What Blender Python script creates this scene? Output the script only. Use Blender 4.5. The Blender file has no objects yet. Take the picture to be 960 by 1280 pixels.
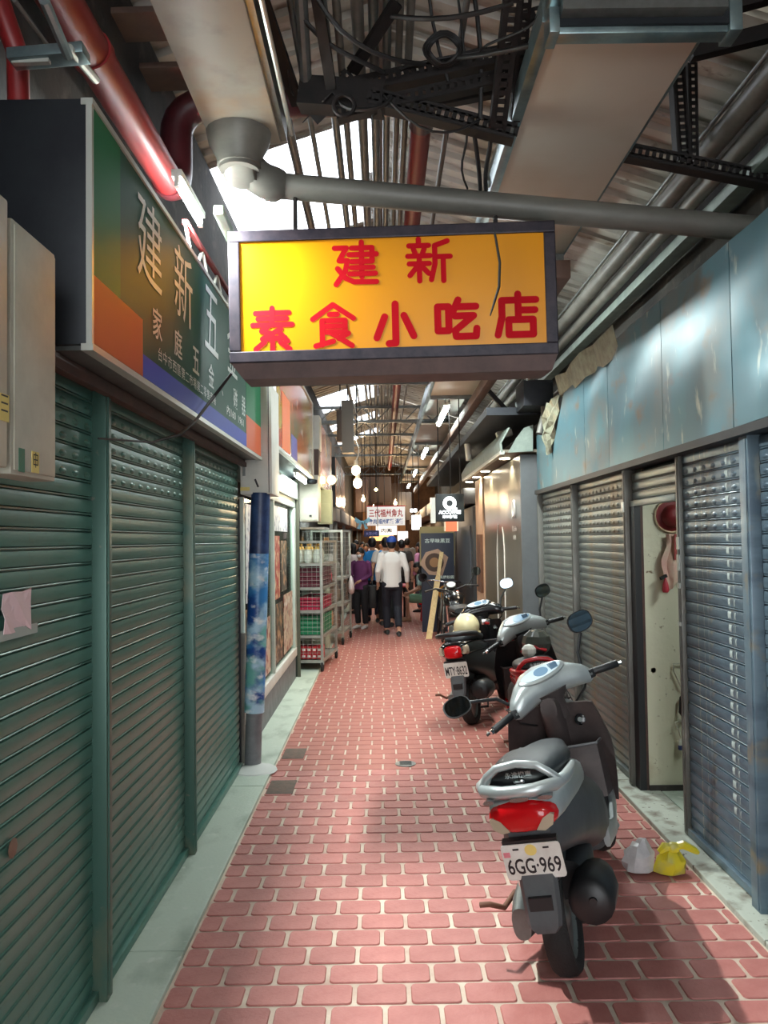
import bpy, bmesh, math, random
from mathutils import Vector, Matrix, Euler
from math import sin, cos, pi, radians as R
random.seed(7)
SC = bpy.context.scene
COL = SC.collection
# ------------------------------------------------------------------ camera
FPX = 1000.0
CAM = Vector((0.0, 0.0, 1.70))
PITCH, YAW, ROLL = math.atan(34 / FPX), math.atan(2 / FPX), R(0.8)
cd = bpy.data.cameras.new('camera')
cam = bpy.data.objects.new('camera', cd)
COL.objects.link(cam)
cd.sensor_fit = 'VERTICAL'
cd.sensor_height = 36
cd.sensor_width = 27
cd.lens = 36 * FPX / 1280
cd.clip_start = .05
cd.clip_end = 300
CR = Matrix.Rotation(YAW * -1, 3, 'Z') @ Matrix.Rotation(pi / 2 + PITCH, 3, 'X') @ Matrix.Rotation(-ROLL, 3, 'Z')
cam.matrix_world = Matrix.Translation(CAM) @ CR.to_4x4()
SC.camera = cam
# ------------------------------------------------------------------ sky, exposure
w = bpy.data.worlds.new('overcast_sky')
SC.world = w
w.use_nodes = True
w.node_tree.nodes['Background'].inputs[0].default_value = (.93, .97, 1, 1)
w.node_tree.nodes['Background'].inputs[1].default_value = 3.8
SC.view_settings.view_transform = 'Standard'
SC.view_settings.look = 'None'
SC.view_settings.gamma = 1
SC.view_settings.use_curve_mapping = False
SC.view_settings.exposure = 1.0
SC.cycles.use_denoising = True
SC.cycles.max_bounces = 7
SC.cycles.diffuse_bounces = 4
SC.cycles.glossy_bounces = 3
SC.cycles.transparent_max_bounces = 8
SC.cycles.sample_clamp_indirect = 6
SC.cycles.caustics_reflective = False
SC.cycles.caustics_refractive = False


def ray(px, py):
    return CR @ Vector(((px - 480) / FPX, (640 - py) / FPX, -1))


def at_y(px, py, Y):
    d = ray(px, py)
    return CAM + d * (Y / d.y)


def at_x(px, py, X):
    d = ray(px, py)
    return CAM + d * (X / d.x)


def at_z(px, py, Z=0.0):
    d = ray(px, py)
    return CAM + d * ((Z - CAM.z) / d.z)


# ------------------------------------------------------------------ mesh builder
class MB:
    def __init__(s, M=None):
        s.v, s.f, s.mi, s.M, s.k = [], [], [], M, 0

    def add(s, vs, fs):
        b = len(s.v)
        for p in vs:
            p = Vector(p)
            s.v.append(s.M @ p if s.M is not None else p)
        for f in fs:
            s.f.append([b + i for i in f])
            s.mi.append(s.k)
        return s

    def box(s, x0, x1, y0, y1, z0, z1):
        return s.add([(x0, y0, z0), (x1, y0, z0), (x1, y1, z0), (x0, y1, z0), (x0, y0, z1), (x1, y0, z1), (x1, y1, z1), (x0, y1, z1)],
                     [(0, 3, 2, 1), (4, 5, 6, 7), (0, 1, 5, 4), (1, 2, 6, 5), (2, 3, 7, 6), (3, 0, 4, 7)])

    def beam(s, p0, p1, w, h, up=(0, 0, 1)):
        p0, p1 = Vector(p0), Vector(p1)
        d = (p1 - p0).normalized()
        u = Vector(up)
        if abs(d.dot(u)) > .98:
            u = Vector((0, 1, 0))
        a = d.cross(u).normalized()
        b = a.cross(d).normalized()
        vs = []
        for p in (p0, p1):
            for i, j in ((-1, -1), (1, -1), (1, 1), (-1, 1)):
                vs.append(p + a * (i * w / 2) + b * (j * h / 2))
        return s.add(vs, [(0, 1, 2, 3), (7, 6, 5, 4), (0, 4, 5, 1), (1, 5, 6, 2), (2, 6, 7, 3), (3, 7, 4, 0)])

    def frame(s, d):
        d = d.normalized()
        u = Vector((0, 0, 1)) if abs(d.z) < .95 else Vector((0, 1, 0))
        a = d.cross(u).normalized()
        return a, a.cross(d).normalized()

    def cyl(s, p0, p1, r0, r1=None, n=12):
        return s.tube([p0, p1], [r0, r0 if r1 is None else r1], n)

    def tube(s, pts, r, n=8, closed=False, cap=True):
        pts = [Vector(p) for p in pts]
        m = len(pts)
        rs = list(r) if isinstance(r, (list, tuple)) else [r] * m
        rings, a0 = [], None
        for i, p in enumerate(pts):
            if closed:
                d = (pts[(i + 1) % m] - pts[i - 1])
            else:
                d = pts[min(i + 1, m - 1)] - pts[max(i - 1, 0)]
            d = d.normalized() if d.length > 1e-9 else Vector((0, 0, 1))
            if a0 is None:
                a, b = s.frame(d)
            else:
                a = (a0 - d * a0.dot(d))
                a = a.normalized() if a.length > 1e-6 else s.frame(d)[0]
                b = a.cross(d).normalized()
            a0 = a
            rings.append([p + (a * cos(2 * pi * k / n) + b * sin(2 * pi * k / n)) * rs[i] for k in range(n)])
        return s.loft(rings, cap and not closed, cap and not closed, closed)

    def loft(s, rings, cap0=True, cap1=True, closed=False):
        n = len(rings[0])
        m = len(rings)
        vs = [p for r in rings for p in r]
        fs = []
        for i in range(m if closed else m - 1):
            j = (i + 1) % m
            for k in range(n):
                l = (k + 1) % n
                fs.append((i * n + k, i * n + l, j * n + l, j * n + k))
        if cap0:
            fs.append(tuple(range(n))[::-1])
        if cap1:
            fs.append(tuple((m - 1) * n + k for k in range(n)))
        return s.add(vs, fs)

    def lathe(s, prof, o, axis=(0, 0, 1), n=20, cap=True):
        o, ax = Vector(o), Vector(axis).normalized()
        a, b = s.frame(ax)
        return s.loft([[o + ax * h + (a * cos(2 * pi * k / n) + b * sin(2 * pi * k / n)) * max(r, 1e-4) for k in range(n)] for r, h in prof], cap, cap)

    def ell(s, c, rx, ry, rz, nu=14, nv=9, lo=-1.0, hi=1.0):
        c = Vector(c)
        rings = []
        for j in range(nv):
            t = lo + (hi - lo) * j / (nv - 1)
            ph = t * pi / 2
            q = max(cos(ph), 1e-3)
            rings.append([c + Vector((rx * q * cos(2 * pi * k / nu), ry * q * sin(2 * pi * k / nu), rz * sin(ph))) for k in range(nu)])
        return s.loft(rings)

    def prism(s, poly, fn, w0, w1):
        n = len(poly)
        vs = [fn(u, v, w0) for u, v in poly] + [fn(u, v, w1) for u, v in poly]
        fs = [tuple(range(n))[::-1], tuple(range(n, 2 * n))] + [(k, (k + 1) % n, n + (k + 1) % n, n + k) for k in range(n)]
        return s.add(vs, fs)

    def sheet(s, grid, th=None, nrm=(0, 0, 1)):
        """grid of rows of points; closed slab when th is given"""
        m, n = len(grid), len(grid[0])
        vs = [Vector(p) for r in grid for p in r]
        fs = [(i * n + k, i * n + k + 1, (i + 1) * n + k + 1, (i + 1) * n + k) for i in range(m - 1) for k in range(n - 1)]
        if th:
            o = len(vs)
            nv = Vector(nrm).normalized() * th
            vs = vs + [p + nv for p in vs]
            fs = fs + [tuple(o + i for i in f[::-1]) for f in fs]
            edge = [k for k in range(n)] + [i * n + n - 1 for i in range(1, m)] + [(m - 1) * n + k for k in range(n - 2, -1, -1)] + [i * n for i in range(m - 2, 0, -1)]
            for a, b in zip(edge, edge[1:] + edge[:1]):
                fs.append((a, o + a, o + b, b))
        return s.add(vs, fs)

    def mesh(s, name, mats, smooth=35, bevel=0, bseg=2, subdiv=0, recalc=True):
        me = bpy.data.meshes.new(name)
        me.from_pydata([tuple(p) for p in s.v], [], s.f)
        for m in (mats if isinstance(mats, (list, tuple)) else [mats]):
            me.materials.append(m)
        if any(s.mi):
            me.polygons.foreach_set('material_index', s.mi)
        if recalc or bevel:
            bm = bmesh.new()
            bm.from_mesh(me)
            if recalc:
                bmesh.ops.recalc_face_normals(bm, faces=bm.faces)
            if bevel:
                es = [e for e in bm.edges if len(e.link_faces) == 2 and e.calc_face_angle(0) > R(40)]
                bmesh.ops.bevel(bm, geom=es, offset=bevel, segments=bseg, profile=.6, affect='EDGES', clamp_overlap=True)
            bm.to_mesh(me)
            bm.free()
        if smooth:
            me.shade_smooth()
            me.set_sharp_from_angle(angle=R(smooth))
        return me

    def build(s, name, mats, parent=None, smooth=35, bevel=0, bseg=2, local=False, subdiv=0):
        me = s.mesh(name, mats, smooth, bevel, bseg)
        o = put(name, me, parent, local)
        if subdiv:
            md = o.modifiers.new('subdivision', 'SUBSURF')
            md.levels = md.render_levels = subdiv
        return o


def put(name, me, parent=None, local=False):
    o = bpy.data.objects.new(name, me)
    COL.objects.link(o)
    if parent is not None:
        o.parent = parent
        if not local:
            o.matrix_parent_inverse = wm(parent).inverted()
    return o


def wm(o):
    m = o.matrix_basis.copy()
    return wm(o.parent) @ o.matrix_parent_inverse @ m if o.parent else m


def tag(o, label=None, cat=None, group=None, kind=None):
    for k, v in (('label', label), ('category', cat), ('group', group), ('kind', kind)):
        if v:
            o[k] = v
    return o


def thing(name, label, cat, loc=(0, 0, 0), rot=None, group=None):
    o = bpy.data.objects.new(name, None)
    o.empty_display_size = .1
    COL.objects.link(o)
    o.location = loc
    if rot:
        o.rotation_euler = rot
    return tag(o, label, cat, group)


def copy_tree(o, parent=None):
    c = o.copy()
    COL.objects.link(c)
    if parent is not None:
        c.parent = parent
    for ch in list(o.children):
        copy_tree(ch, c)
    return c


# ------------------------------------------------------------------ materials
def mat(name, col, rough=.6, metal=0.0, col2=None, scale=6.0, amt=.5, bump=0.0, bscale=40.0, emit=None, es=0.0, spec=.5, stretch=None, rnd=0.0, alpha=None, trans=0.0):
    m = bpy.data.materials.new(name)
    m.use_nodes = True
    nt = m.node_tree
    N, L = nt.nodes, nt.links
    b = N['Principled BSDF']
    c = (*col, 1)
    b.inputs['Base Color'].default_value = c
    b.inputs['Roughness'].default_value = rough
    b.inputs['Metallic'].default_value = metal
    b.inputs['Specular IOR Level'].default_value = spec
    if trans:
        b.inputs['Transmission Weight'].default_value = trans
    src = None
    if col2 is not None or bump:
        tc = N.new('ShaderNodeTexCoord')
        mp = N.new('ShaderNodeMapping')
        L.new(tc.outputs['Object'], mp.inputs[0])
        if stretch:
            mp.inputs['Scale'].default_value = stretch
    if col2 is not None:
        nz = N.new('ShaderNodeTexNoise')
        nz.inputs['Scale'].default_value = scale
        nz.inputs['Detail'].default_value = 6
        nz.inputs['Roughness'].default_value = .65
        L.new(mp.outputs[0], nz.inputs['Vector'])
        rp = N.new('ShaderNodeValToRGB')
        rp.color_ramp.elements[0].position = .5 - .3 * (1 - amt) - .02
        rp.color_ramp.elements[1].position = .5 + .3 * (1 - amt) + .02
        rp.color_ramp.elements[0].color = c
        rp.color_ramp.elements[1].color = (*col2, 1)
        L.new(nz.outputs['Fac'], rp.inputs[0])
        src = rp.outputs[0]
    if rnd:
        oi = N.new('ShaderNodeObjectInfo')
        hs = N.new('ShaderNodeHueSaturation')
        mr = N.new('ShaderNodeMapRange')
        mr.inputs['To Min'].default_value = 1 - rnd
        mr.inputs['To Max'].default_value = 1 + rnd
        L.new(oi.outputs['Random'], mr.inputs[0])
        L.new(mr.outputs[0], hs.inputs['Value'])
        if src:
            L.new(src, hs.inputs['Color'])
        else:
            hs.inputs['Color'].default_value = c
        src = hs.outputs[0]
    if src:
        L.new(src, b.inputs['Base Color'])
    if bump:
        nb = N.new('ShaderNodeTexNoise')
        nb.inputs['Scale'].default_value = bscale
        nb.inputs['Detail'].default_value = 4
        L.new(mp.outputs[0], nb.inputs['Vector'])
        bp = N.new('ShaderNodeBump')
        bp.inputs['Strength'].default_value = bump
        bp.inputs['Distance'].default_value = .01
        L.new(nb.outputs['Fac'], bp.inputs['Height'])
        L.new(bp.outputs[0], b.inputs['Normal'])
    if emit:
        b.inputs['Emission Color'].default_value = (*emit, 1)
        b.inputs['Emission Strength'].default_value = es
    return m


def lin(r, g, b):
    f = lambda c: (c / 255 / 12.92) if c <= 10 else ((c / 255 + .055) / 1.055) ** 2.4
    return (f(r), f(g), f(b))


def layered(name, base, layers, rough=.5, metal=0.0, bump=0.0, bscale=30):
    """base colour, then patches: (colour, noise scale, lo, hi, stretch) mixed over it"""
    m = mat(name, base, rough, metal)
    nt = m.node_tree
    N, L = nt.nodes, nt.links
    b = N['Principled BSDF']
    tc = N.new('ShaderNodeTexCoord')
    cur = None
    for i, (c, sc, lo, hi, st) in enumerate(layers):
        mp = N.new('ShaderNodeMapping')
        mp.inputs['Scale'].default_value = st
        mp.inputs['Location'].default_value = (i * 3.7, i * 1.3, i * 2.1)
        L.new(tc.outputs['Object'], mp.inputs[0])
        nz = N.new('ShaderNodeTexNoise')
        nz.inputs['Scale'].default_value = sc
        nz.inputs['Detail'].default_value = 5
        L.new(mp.outputs[0], nz.inputs['Vector'])
        mr = N.new('ShaderNodeMapRange')
        mr.inputs['From Min'].default_value = lo
        mr.inputs['From Max'].default_value = hi
        L.new(nz.outputs['Fac'], mr.inputs[0])
        mx = N.new('ShaderNodeMix')
        mx.data_type = 'RGBA'
        L.new(mr.outputs[0], mx.inputs[0])
        if cur:
            L.new(cur, mx.inputs[6])
        else:
            mx.inputs[6].default_value = (*base, 1)
        mx.inputs[7].default_value = (*c, 1)
        cur = mx.outputs[2]
    L.new(cur, b.inputs['Base Color'])
    if bump:
        nb = N.new('ShaderNodeTexNoise')
        nb.inputs['Scale'].default_value = bscale
        L.new(tc.outputs['Object'], nb.inputs['Vector'])
        bp = N.new('ShaderNodeBump')
        bp.inputs['Strength'].default_value = bump
        bp.inputs['Distance'].default_value = .01
        L.new(nb.outputs['Fac'], bp.inputs['Height'])
        L.new(bp.outputs[0], b.inputs['Normal'])
    return m


def glow(name, col, s):
    return mat(name, (.02, .02, .02), .5, emit=col, es=s)


X1 = (1, 1, 1)
M = {}
M['brick'] = mat('brick_red', lin(168, 98, 92), .55, col2=lin(186, 120, 112), scale=9, amt=.3, bump=.25, bscale=70, rnd=.10)
M['brick_far'] = mat('brick_red_far', lin(160, 94, 84), .6, col2=lin(178, 112, 100), scale=5, amt=.3)
M['grout'] = mat('grout', lin(216, 202, 184), .8, col2=lin(180, 150, 135), scale=3, bump=.2)
M['kerb'] = layered('kerb_concrete', lin(186, 198, 184), [(lin(146, 158, 144), 5, .5, .75, (1, .5, 1)), (lin(196, 204, 192), 14, .6, .72, X1)], .75, bump=.25, bscale=60)
M['kerb_white'] = layered('kerb_whitewash', lin(178, 182, 170), [(lin(120, 112, 100), 7, .52, .7, X1), (lin(90, 80, 70), 30, .64, .72, X1)], .8, bump=.3)
M['cover'] = mat('cement_patch', lin(116, 92, 82), .8, col2=lin(92, 84, 74), scale=20, bump=.3)
M['dark'] = mat('dark_void', (.012, .012, .013), .9)
M['wall_dark'] = layered('grimy_wall', lin(62, 58, 54), [(lin(38, 36, 36), 2.2, .45, .6, X1), (lin(90, 84, 76), 9, .6, .75, X1)], .85, bump=.3)
M['wall_cream'] = layered('cream_wall', lin(205, 202, 178), [(lin(170, 150, 118), 3, .58, .75, X1), (lin(110, 92, 70), 22, .68, .76, X1)], .7, bump=.2)
M['roof'] = layered('roof_sheet', lin(206, 202, 192), [(lin(160, 150, 136), 1.6, .48, .65, (1, 2, 1)), (lin(105, 78, 58), 7, .62, .76, X1)], .5, .25)
M['shutter_green'] = layered('shutter_green_paint', lin(74, 122, 110), [(lin(96, 130, 118), 2.5, .45, .7, (1, 1, 3)), (lin(96, 80, 62), 6, .64, .78, (1, 3, .8)), (lin(60, 108, 96), 12, .55, .7, (1, .6, 4))], .34, .1)
M['post_green'] = layered('post_green_paint', lin(66, 98, 88), [(lin(108, 110, 90), 4, .55, .7, (1, 1, .6)), (lin(120, 116, 108), 18, .66, .74, X1)], .4, .3)
M['shutter_blue'] = layered('shutter_blue_grey', lin(106, 126, 138), [(lin(80, 98, 112), 3, .45, .65, (1, 1, 3)), (lin(150, 156, 150), 9, .62, .74, (1, 4, .35)), (lin(140, 128, 104), 5, .60, .76, (1, 1.4, 1.2))], .36, .2)
M['shutter_grey'] = layered('shutter_worn_grey', lin(132, 138, 132), [(lin(104, 112, 112), 3, .45, .65, (1, 1, 3)), (lin(140, 126, 100), 4, .56, .74, (1, 1.4, 1.2))], .36, .4)
M['post_grey'] = layered('post_worn_steel', lin(112, 112, 106), [(lin(150, 148, 138), 14, .6, .7, (1, 1, .3)), (lin(84, 76, 66), 6, .55, .75, (1, 1, .4))], .4, .4)
M['fascia'] = layered('fascia_blue_sheet', lin(86, 124, 136), [(lin(116, 126, 126), 1.6, .5, .66, (1, 1, 1)), (lin(84, 134, 148), 2.4, .52, .66, (1, 1, .8)), (lin(120, 104, 88), 3.1, .58, .74, (1, 1, 1.6)), (lin(196, 200, 190), 6, .64, .76, (1, 1.6, .6))], .42, .45, bump=.12, bscale=3)
M['fascia_back'] = mat('crumpled_sheet', lin(160, 162, 140), .4, .4, col2=lin(110, 108, 92), scale=12)
M['lintel'] = mat('rusty_lintel', lin(92, 62, 54), .6, .2, col2=lin(66, 50, 46), scale=8)
M['sign_green'] = layered('sign_dark_green', lin(38, 92, 80), [(lin(46, 104, 90), 2, .4, .7, X1)], .4)
M['sign_green2'] = mat('sign_mid_green', lin(44, 126, 86), .4)
M['sign_orange'] = mat('sign_orange', lin(222, 114, 78), .4)
M['sign_blue'] = mat('sign_blue', lin(80, 100, 206), .4)
M['sign_white'] = mat('sign_letter_white', lin(214, 232, 226), .4)
M['alu'] = mat('aluminium_edge', lin(205, 208, 200), .35, .5)
M['sheet_dark'] = mat('dark_sheet_metal', lin(46, 50, 54), .5, .5, col2=lin(36, 38, 44), scale=4)
M['grey_metal'] = mat('grey_metal', lin(128, 132, 130), .4, .6, col2=lin(100, 104, 102), scale=6)
M['galv'] = mat('galvanised_steel', lin(150, 170, 172), .3, .75, col2=lin(118, 138, 142), scale=8)
M['box_cream'] = mat('meter_box_cream', lin(196, 194, 178), .5, col2=lin(178, 176, 160), scale=7)
M['box_mint'] = mat('meter_box_mint', lin(178, 196, 176), .5, col2=lin(160, 182, 160), scale=5)
M['sticker_yellow'] = mat('sticker_yellow', lin(226, 206, 120), .5)
M['sticker_green'] = mat('sticker_green', lin(54, 112, 88), .5)
M['ink'] = mat('black_ink', (.012, .012, .014), .5)
M['red_pipe'] = mat('red_fire_pipe', lin(140, 30, 30), .45, col2=lin(120, 28, 30), scale=3, amt=.3)
M['red_dark'] = mat('maroon_pipe', lin(92, 34, 40), .4, col2=lin(66, 28, 34), scale=5)
M['pvc'] = mat('grey_pvc_pipe', lin(124, 122, 114), .45, col2=lin(98, 96, 90), scale=5, stretch=(.4, 1, 1))
M['gutter'] = layered('beige_gutter', lin(150, 149, 140), [(lin(146, 126, 104), 2, .6, .74, X1), (lin(130, 128, 120), 5, .5, .7, X1)], .5)
M['black_steel'] = mat('black_slotted_steel', lin(18, 16, 16), .6, .2, col2=lin(36, 28, 26), scale=12)
M['beam_brown'] = mat('brown_painted_beam', lin(118, 92, 80), .55, .1, col2=lin(92, 74, 66), scale=4)
M['tray'] = layered('tray_beige_panel', lin(210, 202, 188), [(lin(196, 182, 164), 1.4, .45, .7, X1)], .5)
M['wire'] = mat('black_cable', (.014, .013, .013), .6)
M['wire_grey'] = mat('grey_cable', lin(96, 92, 88), .6)
M['sign_yellow'] = mat('lightbox_yellow', lin(208, 134, 6), .3, emit=lin(255, 176, 0), es=.05, spec=.3)
M['sign_red'] = mat('lightbox_red_letter', lin(180, 8, 26), .6, spec=.1, emit=lin(220, 20, 30), es=.03)
M['sign_frame'] = mat('lightbox_frame_navy', lin(22, 18, 32), .45, .3, col2=lin(54, 44, 52), scale=14)
M['sign_under'] = mat('lightbox_underside', lin(110, 88, 84), .55, col2=lin(90, 74, 72), scale=8)
M['tube_white'] = glow('fluorescent_tube_cool', (.86, 1, .96), 55)
M['tube_tray'] = glow('fluorescent_tube_wide', (.88, 1, .97), 26)
M['rack'] = mat('rack_pale_steel', lin(172, 172, 164), .4, .3, col2=lin(146, 146, 138), scale=8)
M['tube_key'] = glow('fluorescent_tube_new', (.9, 1, .97), 90)
M['tube_warm'] = glow('bulb_warm', (1, .70, .36), 14)
M['down_warm'] = glow('downlight_warm', (1, .84, .6), 18)
M['white'] = mat('white_paint', lin(222, 222, 214), .45, col2=lin(204, 204, 194), scale=5)
M['mintwhite'] = mat('mint_white_paint', lin(208, 220, 208), .4, col2=lin(190, 204, 192), scale=4)
M['black_plastic'] = mat('black_plastic', lin(26, 26, 28), .45)
M['black_gloss'] = mat('black_gloss', lin(16, 16, 19), .18)
M['rubber'] = mat('tyre_rubber', lin(22, 22, 22), .8, bump=.3, bscale=120)
M['silver_body'] = mat('silver_paint', lin(186, 192, 192), .3, .45, col2=lin(172, 178, 178), scale=8)
M['grey_body'] = mat('grey_plastic_body', lin(86, 88, 90), .45, .1, col2=lin(70, 68, 70), scale=6)
M['brown_plastic'] = mat('dusty_brown_plastic', lin(84, 74, 72), .5, col2=lin(62, 54, 54), scale=5)
M['seat'] = mat('seat_vinyl', lin(34, 38, 42), .5, bump=.15, bscale=200)
M['chrome'] = mat('chrome', lin(210, 212, 214), .15, 1.0)
M['mirror'] = mat('mirror_glass', lin(128, 142, 150), .05, 1.0)
M['lens_red'] = mat('lens_red', lin(178, 14, 20), .12, emit=lin(160, 10, 14), es=.06)
M['lens_clear'] = mat('lens_smoke', lin(176, 160, 138), .15)
M['plate'] = mat('plate_white', lin(226, 228, 222), .4, col2=lin(206, 206, 198), scale=12)
M['plate_ink'] = mat('plate_black', lin(20, 24, 30), .4)
M['dash'] = mat('dash_face', lin(206, 222, 230), .12)
M['dash_blue'] = mat('dash_blue', lin(120, 150, 176), .15)
M['red_body'] = mat('red_gloss_body', lin(176, 20, 28), .2)
M['helmet'] = mat('helmet_cream', lin(222, 208, 164), .3)
M['skin'] = mat('skin', lin(196, 148, 122), .55)
M['hair'] = mat('black_hair', lin(26, 22, 22), .5)
M['coffee'] = layered('coffee_wall_olive', lin(84, 84, 74), [(lin(96, 94, 82), 2, .4, .7, X1)], .28)
M['coffee_end'] = mat('coffee_end_grey', lin(104, 108, 110), .5, col2=lin(94, 98, 100), scale=5)
M['coffee_return'] = mat('coffee_return_cream', lin(206, 176, 148), .55, col2=lin(180, 146, 120), scale=3)
M['awning'] = mat('awning_green_grey', lin(150, 162, 152), .45, .2, col2=lin(120, 132, 124), scale=7)
M['wood'] = mat('pale_plank', lin(214, 190, 140), .6, col2=lin(190, 160, 110), scale=6, stretch=(6, 6, .6))
M['wood_brown'] = mat('brown_board', lin(112, 74, 50), .6, col2=lin(86, 56, 40), scale=6)
M['concrete_post'] = mat('post_grey_paint', lin(128, 130, 132), .6, col2=lin(104, 104, 108), scale=8)


for k_ in ('sign_green', 'sign_green2', 'sign_orange', 'sign_blue'):
    M[k_].node_tree.nodes['Principled BSDF'].inputs['Specular IOR Level'].default_value = .06


def glass(name, tint, a):
    m = bpy.data.materials.new(name)
    m.use_nodes = True
    N, L = m.node_tree.nodes, m.node_tree.links
    out = N['Material Output']
    N.remove(N['Principled BSDF'])
    t = N.new('ShaderNodeBsdfTransparent')
    t.inputs[0].default_value = (*tint, 1)
    g = N.new('ShaderNodeBsdfGlossy')
    g.inputs['Roughness'].default_value = .03
    mx = N.new('ShaderNodeMixShader')
    mx.inputs[0].default_value = a
    L.new(t.outputs[0], mx.inputs[1])
    L.new(g.outputs[0], mx.inputs[2])
    L.new(mx.outputs[0], out.inputs[0])
    return m


def frosted(name, col, a):
    m = bpy.data.materials.new(name)
    m.use_nodes = True
    N, L = m.node_tree.nodes, m.node_tree.links
    out = N['Material Output']
    N.remove(N['Principled BSDF'])
    t = N.new('ShaderNodeBsdfTransparent')
    t.inputs[0].default_value = (*col, 1)
    g = N.new('ShaderNodeBsdfTranslucent')
    g.inputs[0].default_value = (*col, 1)
    mx = N.new('ShaderNodeMixShader')
    mx.inputs[0].default_value = a
    L.new(t.outputs[0], mx.inputs[1])
    L.new(g.outputs[0], mx.inputs[2])
    L.new(mx.outputs[0], out.inputs[0])
    return m


M['glass'] = glass('shop_glass', (.9, .96, .93), .1)
M['skylight'] = frosted('skylight_fibreglass', (.95, .97, 1), .35)


def flat(name, col, rough=.5):
    k = 'flat_' + name
    if k not in M:
        M[k] = mat(name, lin(*col), rough)
    return M[k]


# ------------------------------------------------------------------ writing
def text_mesh(body, m, w=None, h=None, weight=0.0, spacing=1.0, extrude=.001, name='lettering', per=None):
    """flat lettering centred on the origin in the XY plane, scaled to w x h"""
    c = bpy.data.curves.new(name, 'FONT')
    c.body = body
    c.align_x = 'CENTER'
    c.space_character = spacing
    c.offset = weight
    c.extrude = 0
    c.resolution_u = 3
    o = bpy.data.objects.new(name, c)
    COL.objects.link(o)
    dg = bpy.context.evaluated_depsgraph_get()
    me = bpy.data.meshes.new_from_object(o.evaluated_get(dg))
    bpy.data.objects.remove(o)
    xs = [v.co.x for v in me.vertices]
    ys = [v.co.y for v in me.vertices]
    cx, cy = (min(xs) + max(xs)) / 2, (min(ys) + max(ys)) / 2
    sx = w / (max(xs) - min(xs)) if w else None
    sy = h / (max(ys) - min(ys)) if h else sx
    sx = sx or sy
    for v in me.vertices:
        v.co = ((v.co.x - cx) * sx, (v.co.y - cy) * sy, 0)
    me.materials.clear()
    me.materials.append(m)
    me.name = name
    return me


def text(name, body, m, parent, loc, facing, w=None, h=None, weight=0.0, spacing=1.0, up=(0, 0, 1), local=False):
    """facing = the outward normal of the surface the lettering is on"""
    me = text_mesh(body, m, w, h, weight, spacing, name=name)
    z = Vector(facing).normalized()
    x = Vector(up).cross(z).normalized()
    y = z.cross(x)
    T = Matrix((x, y, z)).transposed().to_4x4()
    T.translation = Vector(loc)
    me.transform(T)
    return put(name, me, parent, local)
# ================================================================== the setting
YB, YF = -5.0, 34.0
XL, XR = -1.09, 1.70
floor = MB().box(-3.0, 4.2, YB, YF, -.25, 0).build('floor', M['grout'])
tag(floor, kind='structure')

# brick paving: each brick an own piece as far as it can be told apart
BW, BH, GAP = .203, .142, .014
BX0, BX1 = -.835, 1.545


def brick_mesh(w, h, name):
    c = .016
    pts = []
    for sx, sy, a0 in ((1, 1, 0), (-1, 1, 90), (-1, -1, 180), (1, -1, 270)):
        for a in (0, 45, 90):
            pts.append((sx * (w / 2 - c) + c * cos(R(a0 + a)), sy * (h / 2 - c) + c * sin(R(a0 + a))))
    mb = MB()
    inn = [(x * (1 - .006 / w), y * (1 - .006 / h)) for x, y in pts]
    n = len(pts)
    vs = [(x, y, 0) for x, y in pts] + [(x, y, .0055) for x, y in inn]
    mb.add(vs, [tuple(range(n, 2 * n))] + [(k, (k + 1) % n, n + (k + 1) % n, n + k) for k in range(n)])
    return mb.mesh(name, M['brick'], 40)


bricks = {}


def brick_piece(x0, x1, y, z, name='brick'):
    key = round(x1 - x0, 2)
    if key not in bricks:
        bricks[key] = brick_mesh(key - GAP, BH - GAP, 'brick')
    o = put(name, bricks[key], floor)
    o.location = ((x0 + x1) / 2, y, z)
    return o


far = MB()
y = 2.62
row = 0
cnt = 0
ys = []
while y < 33:
    off = (.5 if row % 2 else 0) * BW + random.uniform(-.012, .012)
    x = BX0 - off
    while x < BX1 - .03:
        x0, x1 = max(x, BX0), min(x + BW, BX1)
        if x1 - x0 > .04:
            vis = (x0 + x1) / 2 / y < .50
            if cnt < 290 and vis:
                brick_piece(x0, x1, y, random.uniform(0, .0012))
                cnt += 1
            elif cnt >= 290:
                a, b, c0, d0 = x0 + GAP / 2, x1 - GAP / 2, y - BH / 2 + GAP / 2, y + BH / 2 - GAP / 2
                far.add([(a, c0, .0015), (b, c0, .0015), (b, d0, .0015), (a, d0, .0015), (a + .003, c0 + .003, .0055), (b - .003, c0 + .003, .0055), (b - .003, d0 - .003, .0055), (a + .003, d0 - .003, .0055)],
                        [(4, 5, 6, 7), (0, 1, 5, 4), (1, 2, 6, 5), (2, 3, 7, 6), (3, 0, 4, 7)])
        x += BW
    y += BH
    row += 1
fb = far.build('distant_brick', M['brick_far'], floor, smooth=0)
tag(fb, kind='stuff')
near = MB()
y = 2.62 - BH
while y > -.8:
    off = (.5 if int(round((y - 2.62) / BH)) % 2 else 0) * BW
    x = BX0 - off
    while x < BX1 - .03:
        x0, x1 = max(x, BX0), min(x + BW, BX1)
        if x1 - x0 > .04:
            a, b, c0, d0 = x0 + GAP / 2, x1 - GAP / 2, y - BH / 2 + GAP / 2, y + BH / 2 - GAP / 2
            near.add([(a, c0, .0015), (b, c0, .0015), (b, d0, .0015), (a, d0, .0015), (a + .003, c0 + .003, .0055), (b - .003, c0 + .003, .0055), (b - .003, d0 - .003, .0055), (a + .003, d0 - .003, .0055)],
                     [(4, 5, 6, 7), (0, 1, 5, 4), (1, 2, 6, 5), (2, 3, 7, 6), (3, 0, 4, 7)])
        x += BW
    y -= BH
tag(near.build('brick_behind_viewer', M['brick_far'], floor, smooth=0), kind='stuff')

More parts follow.
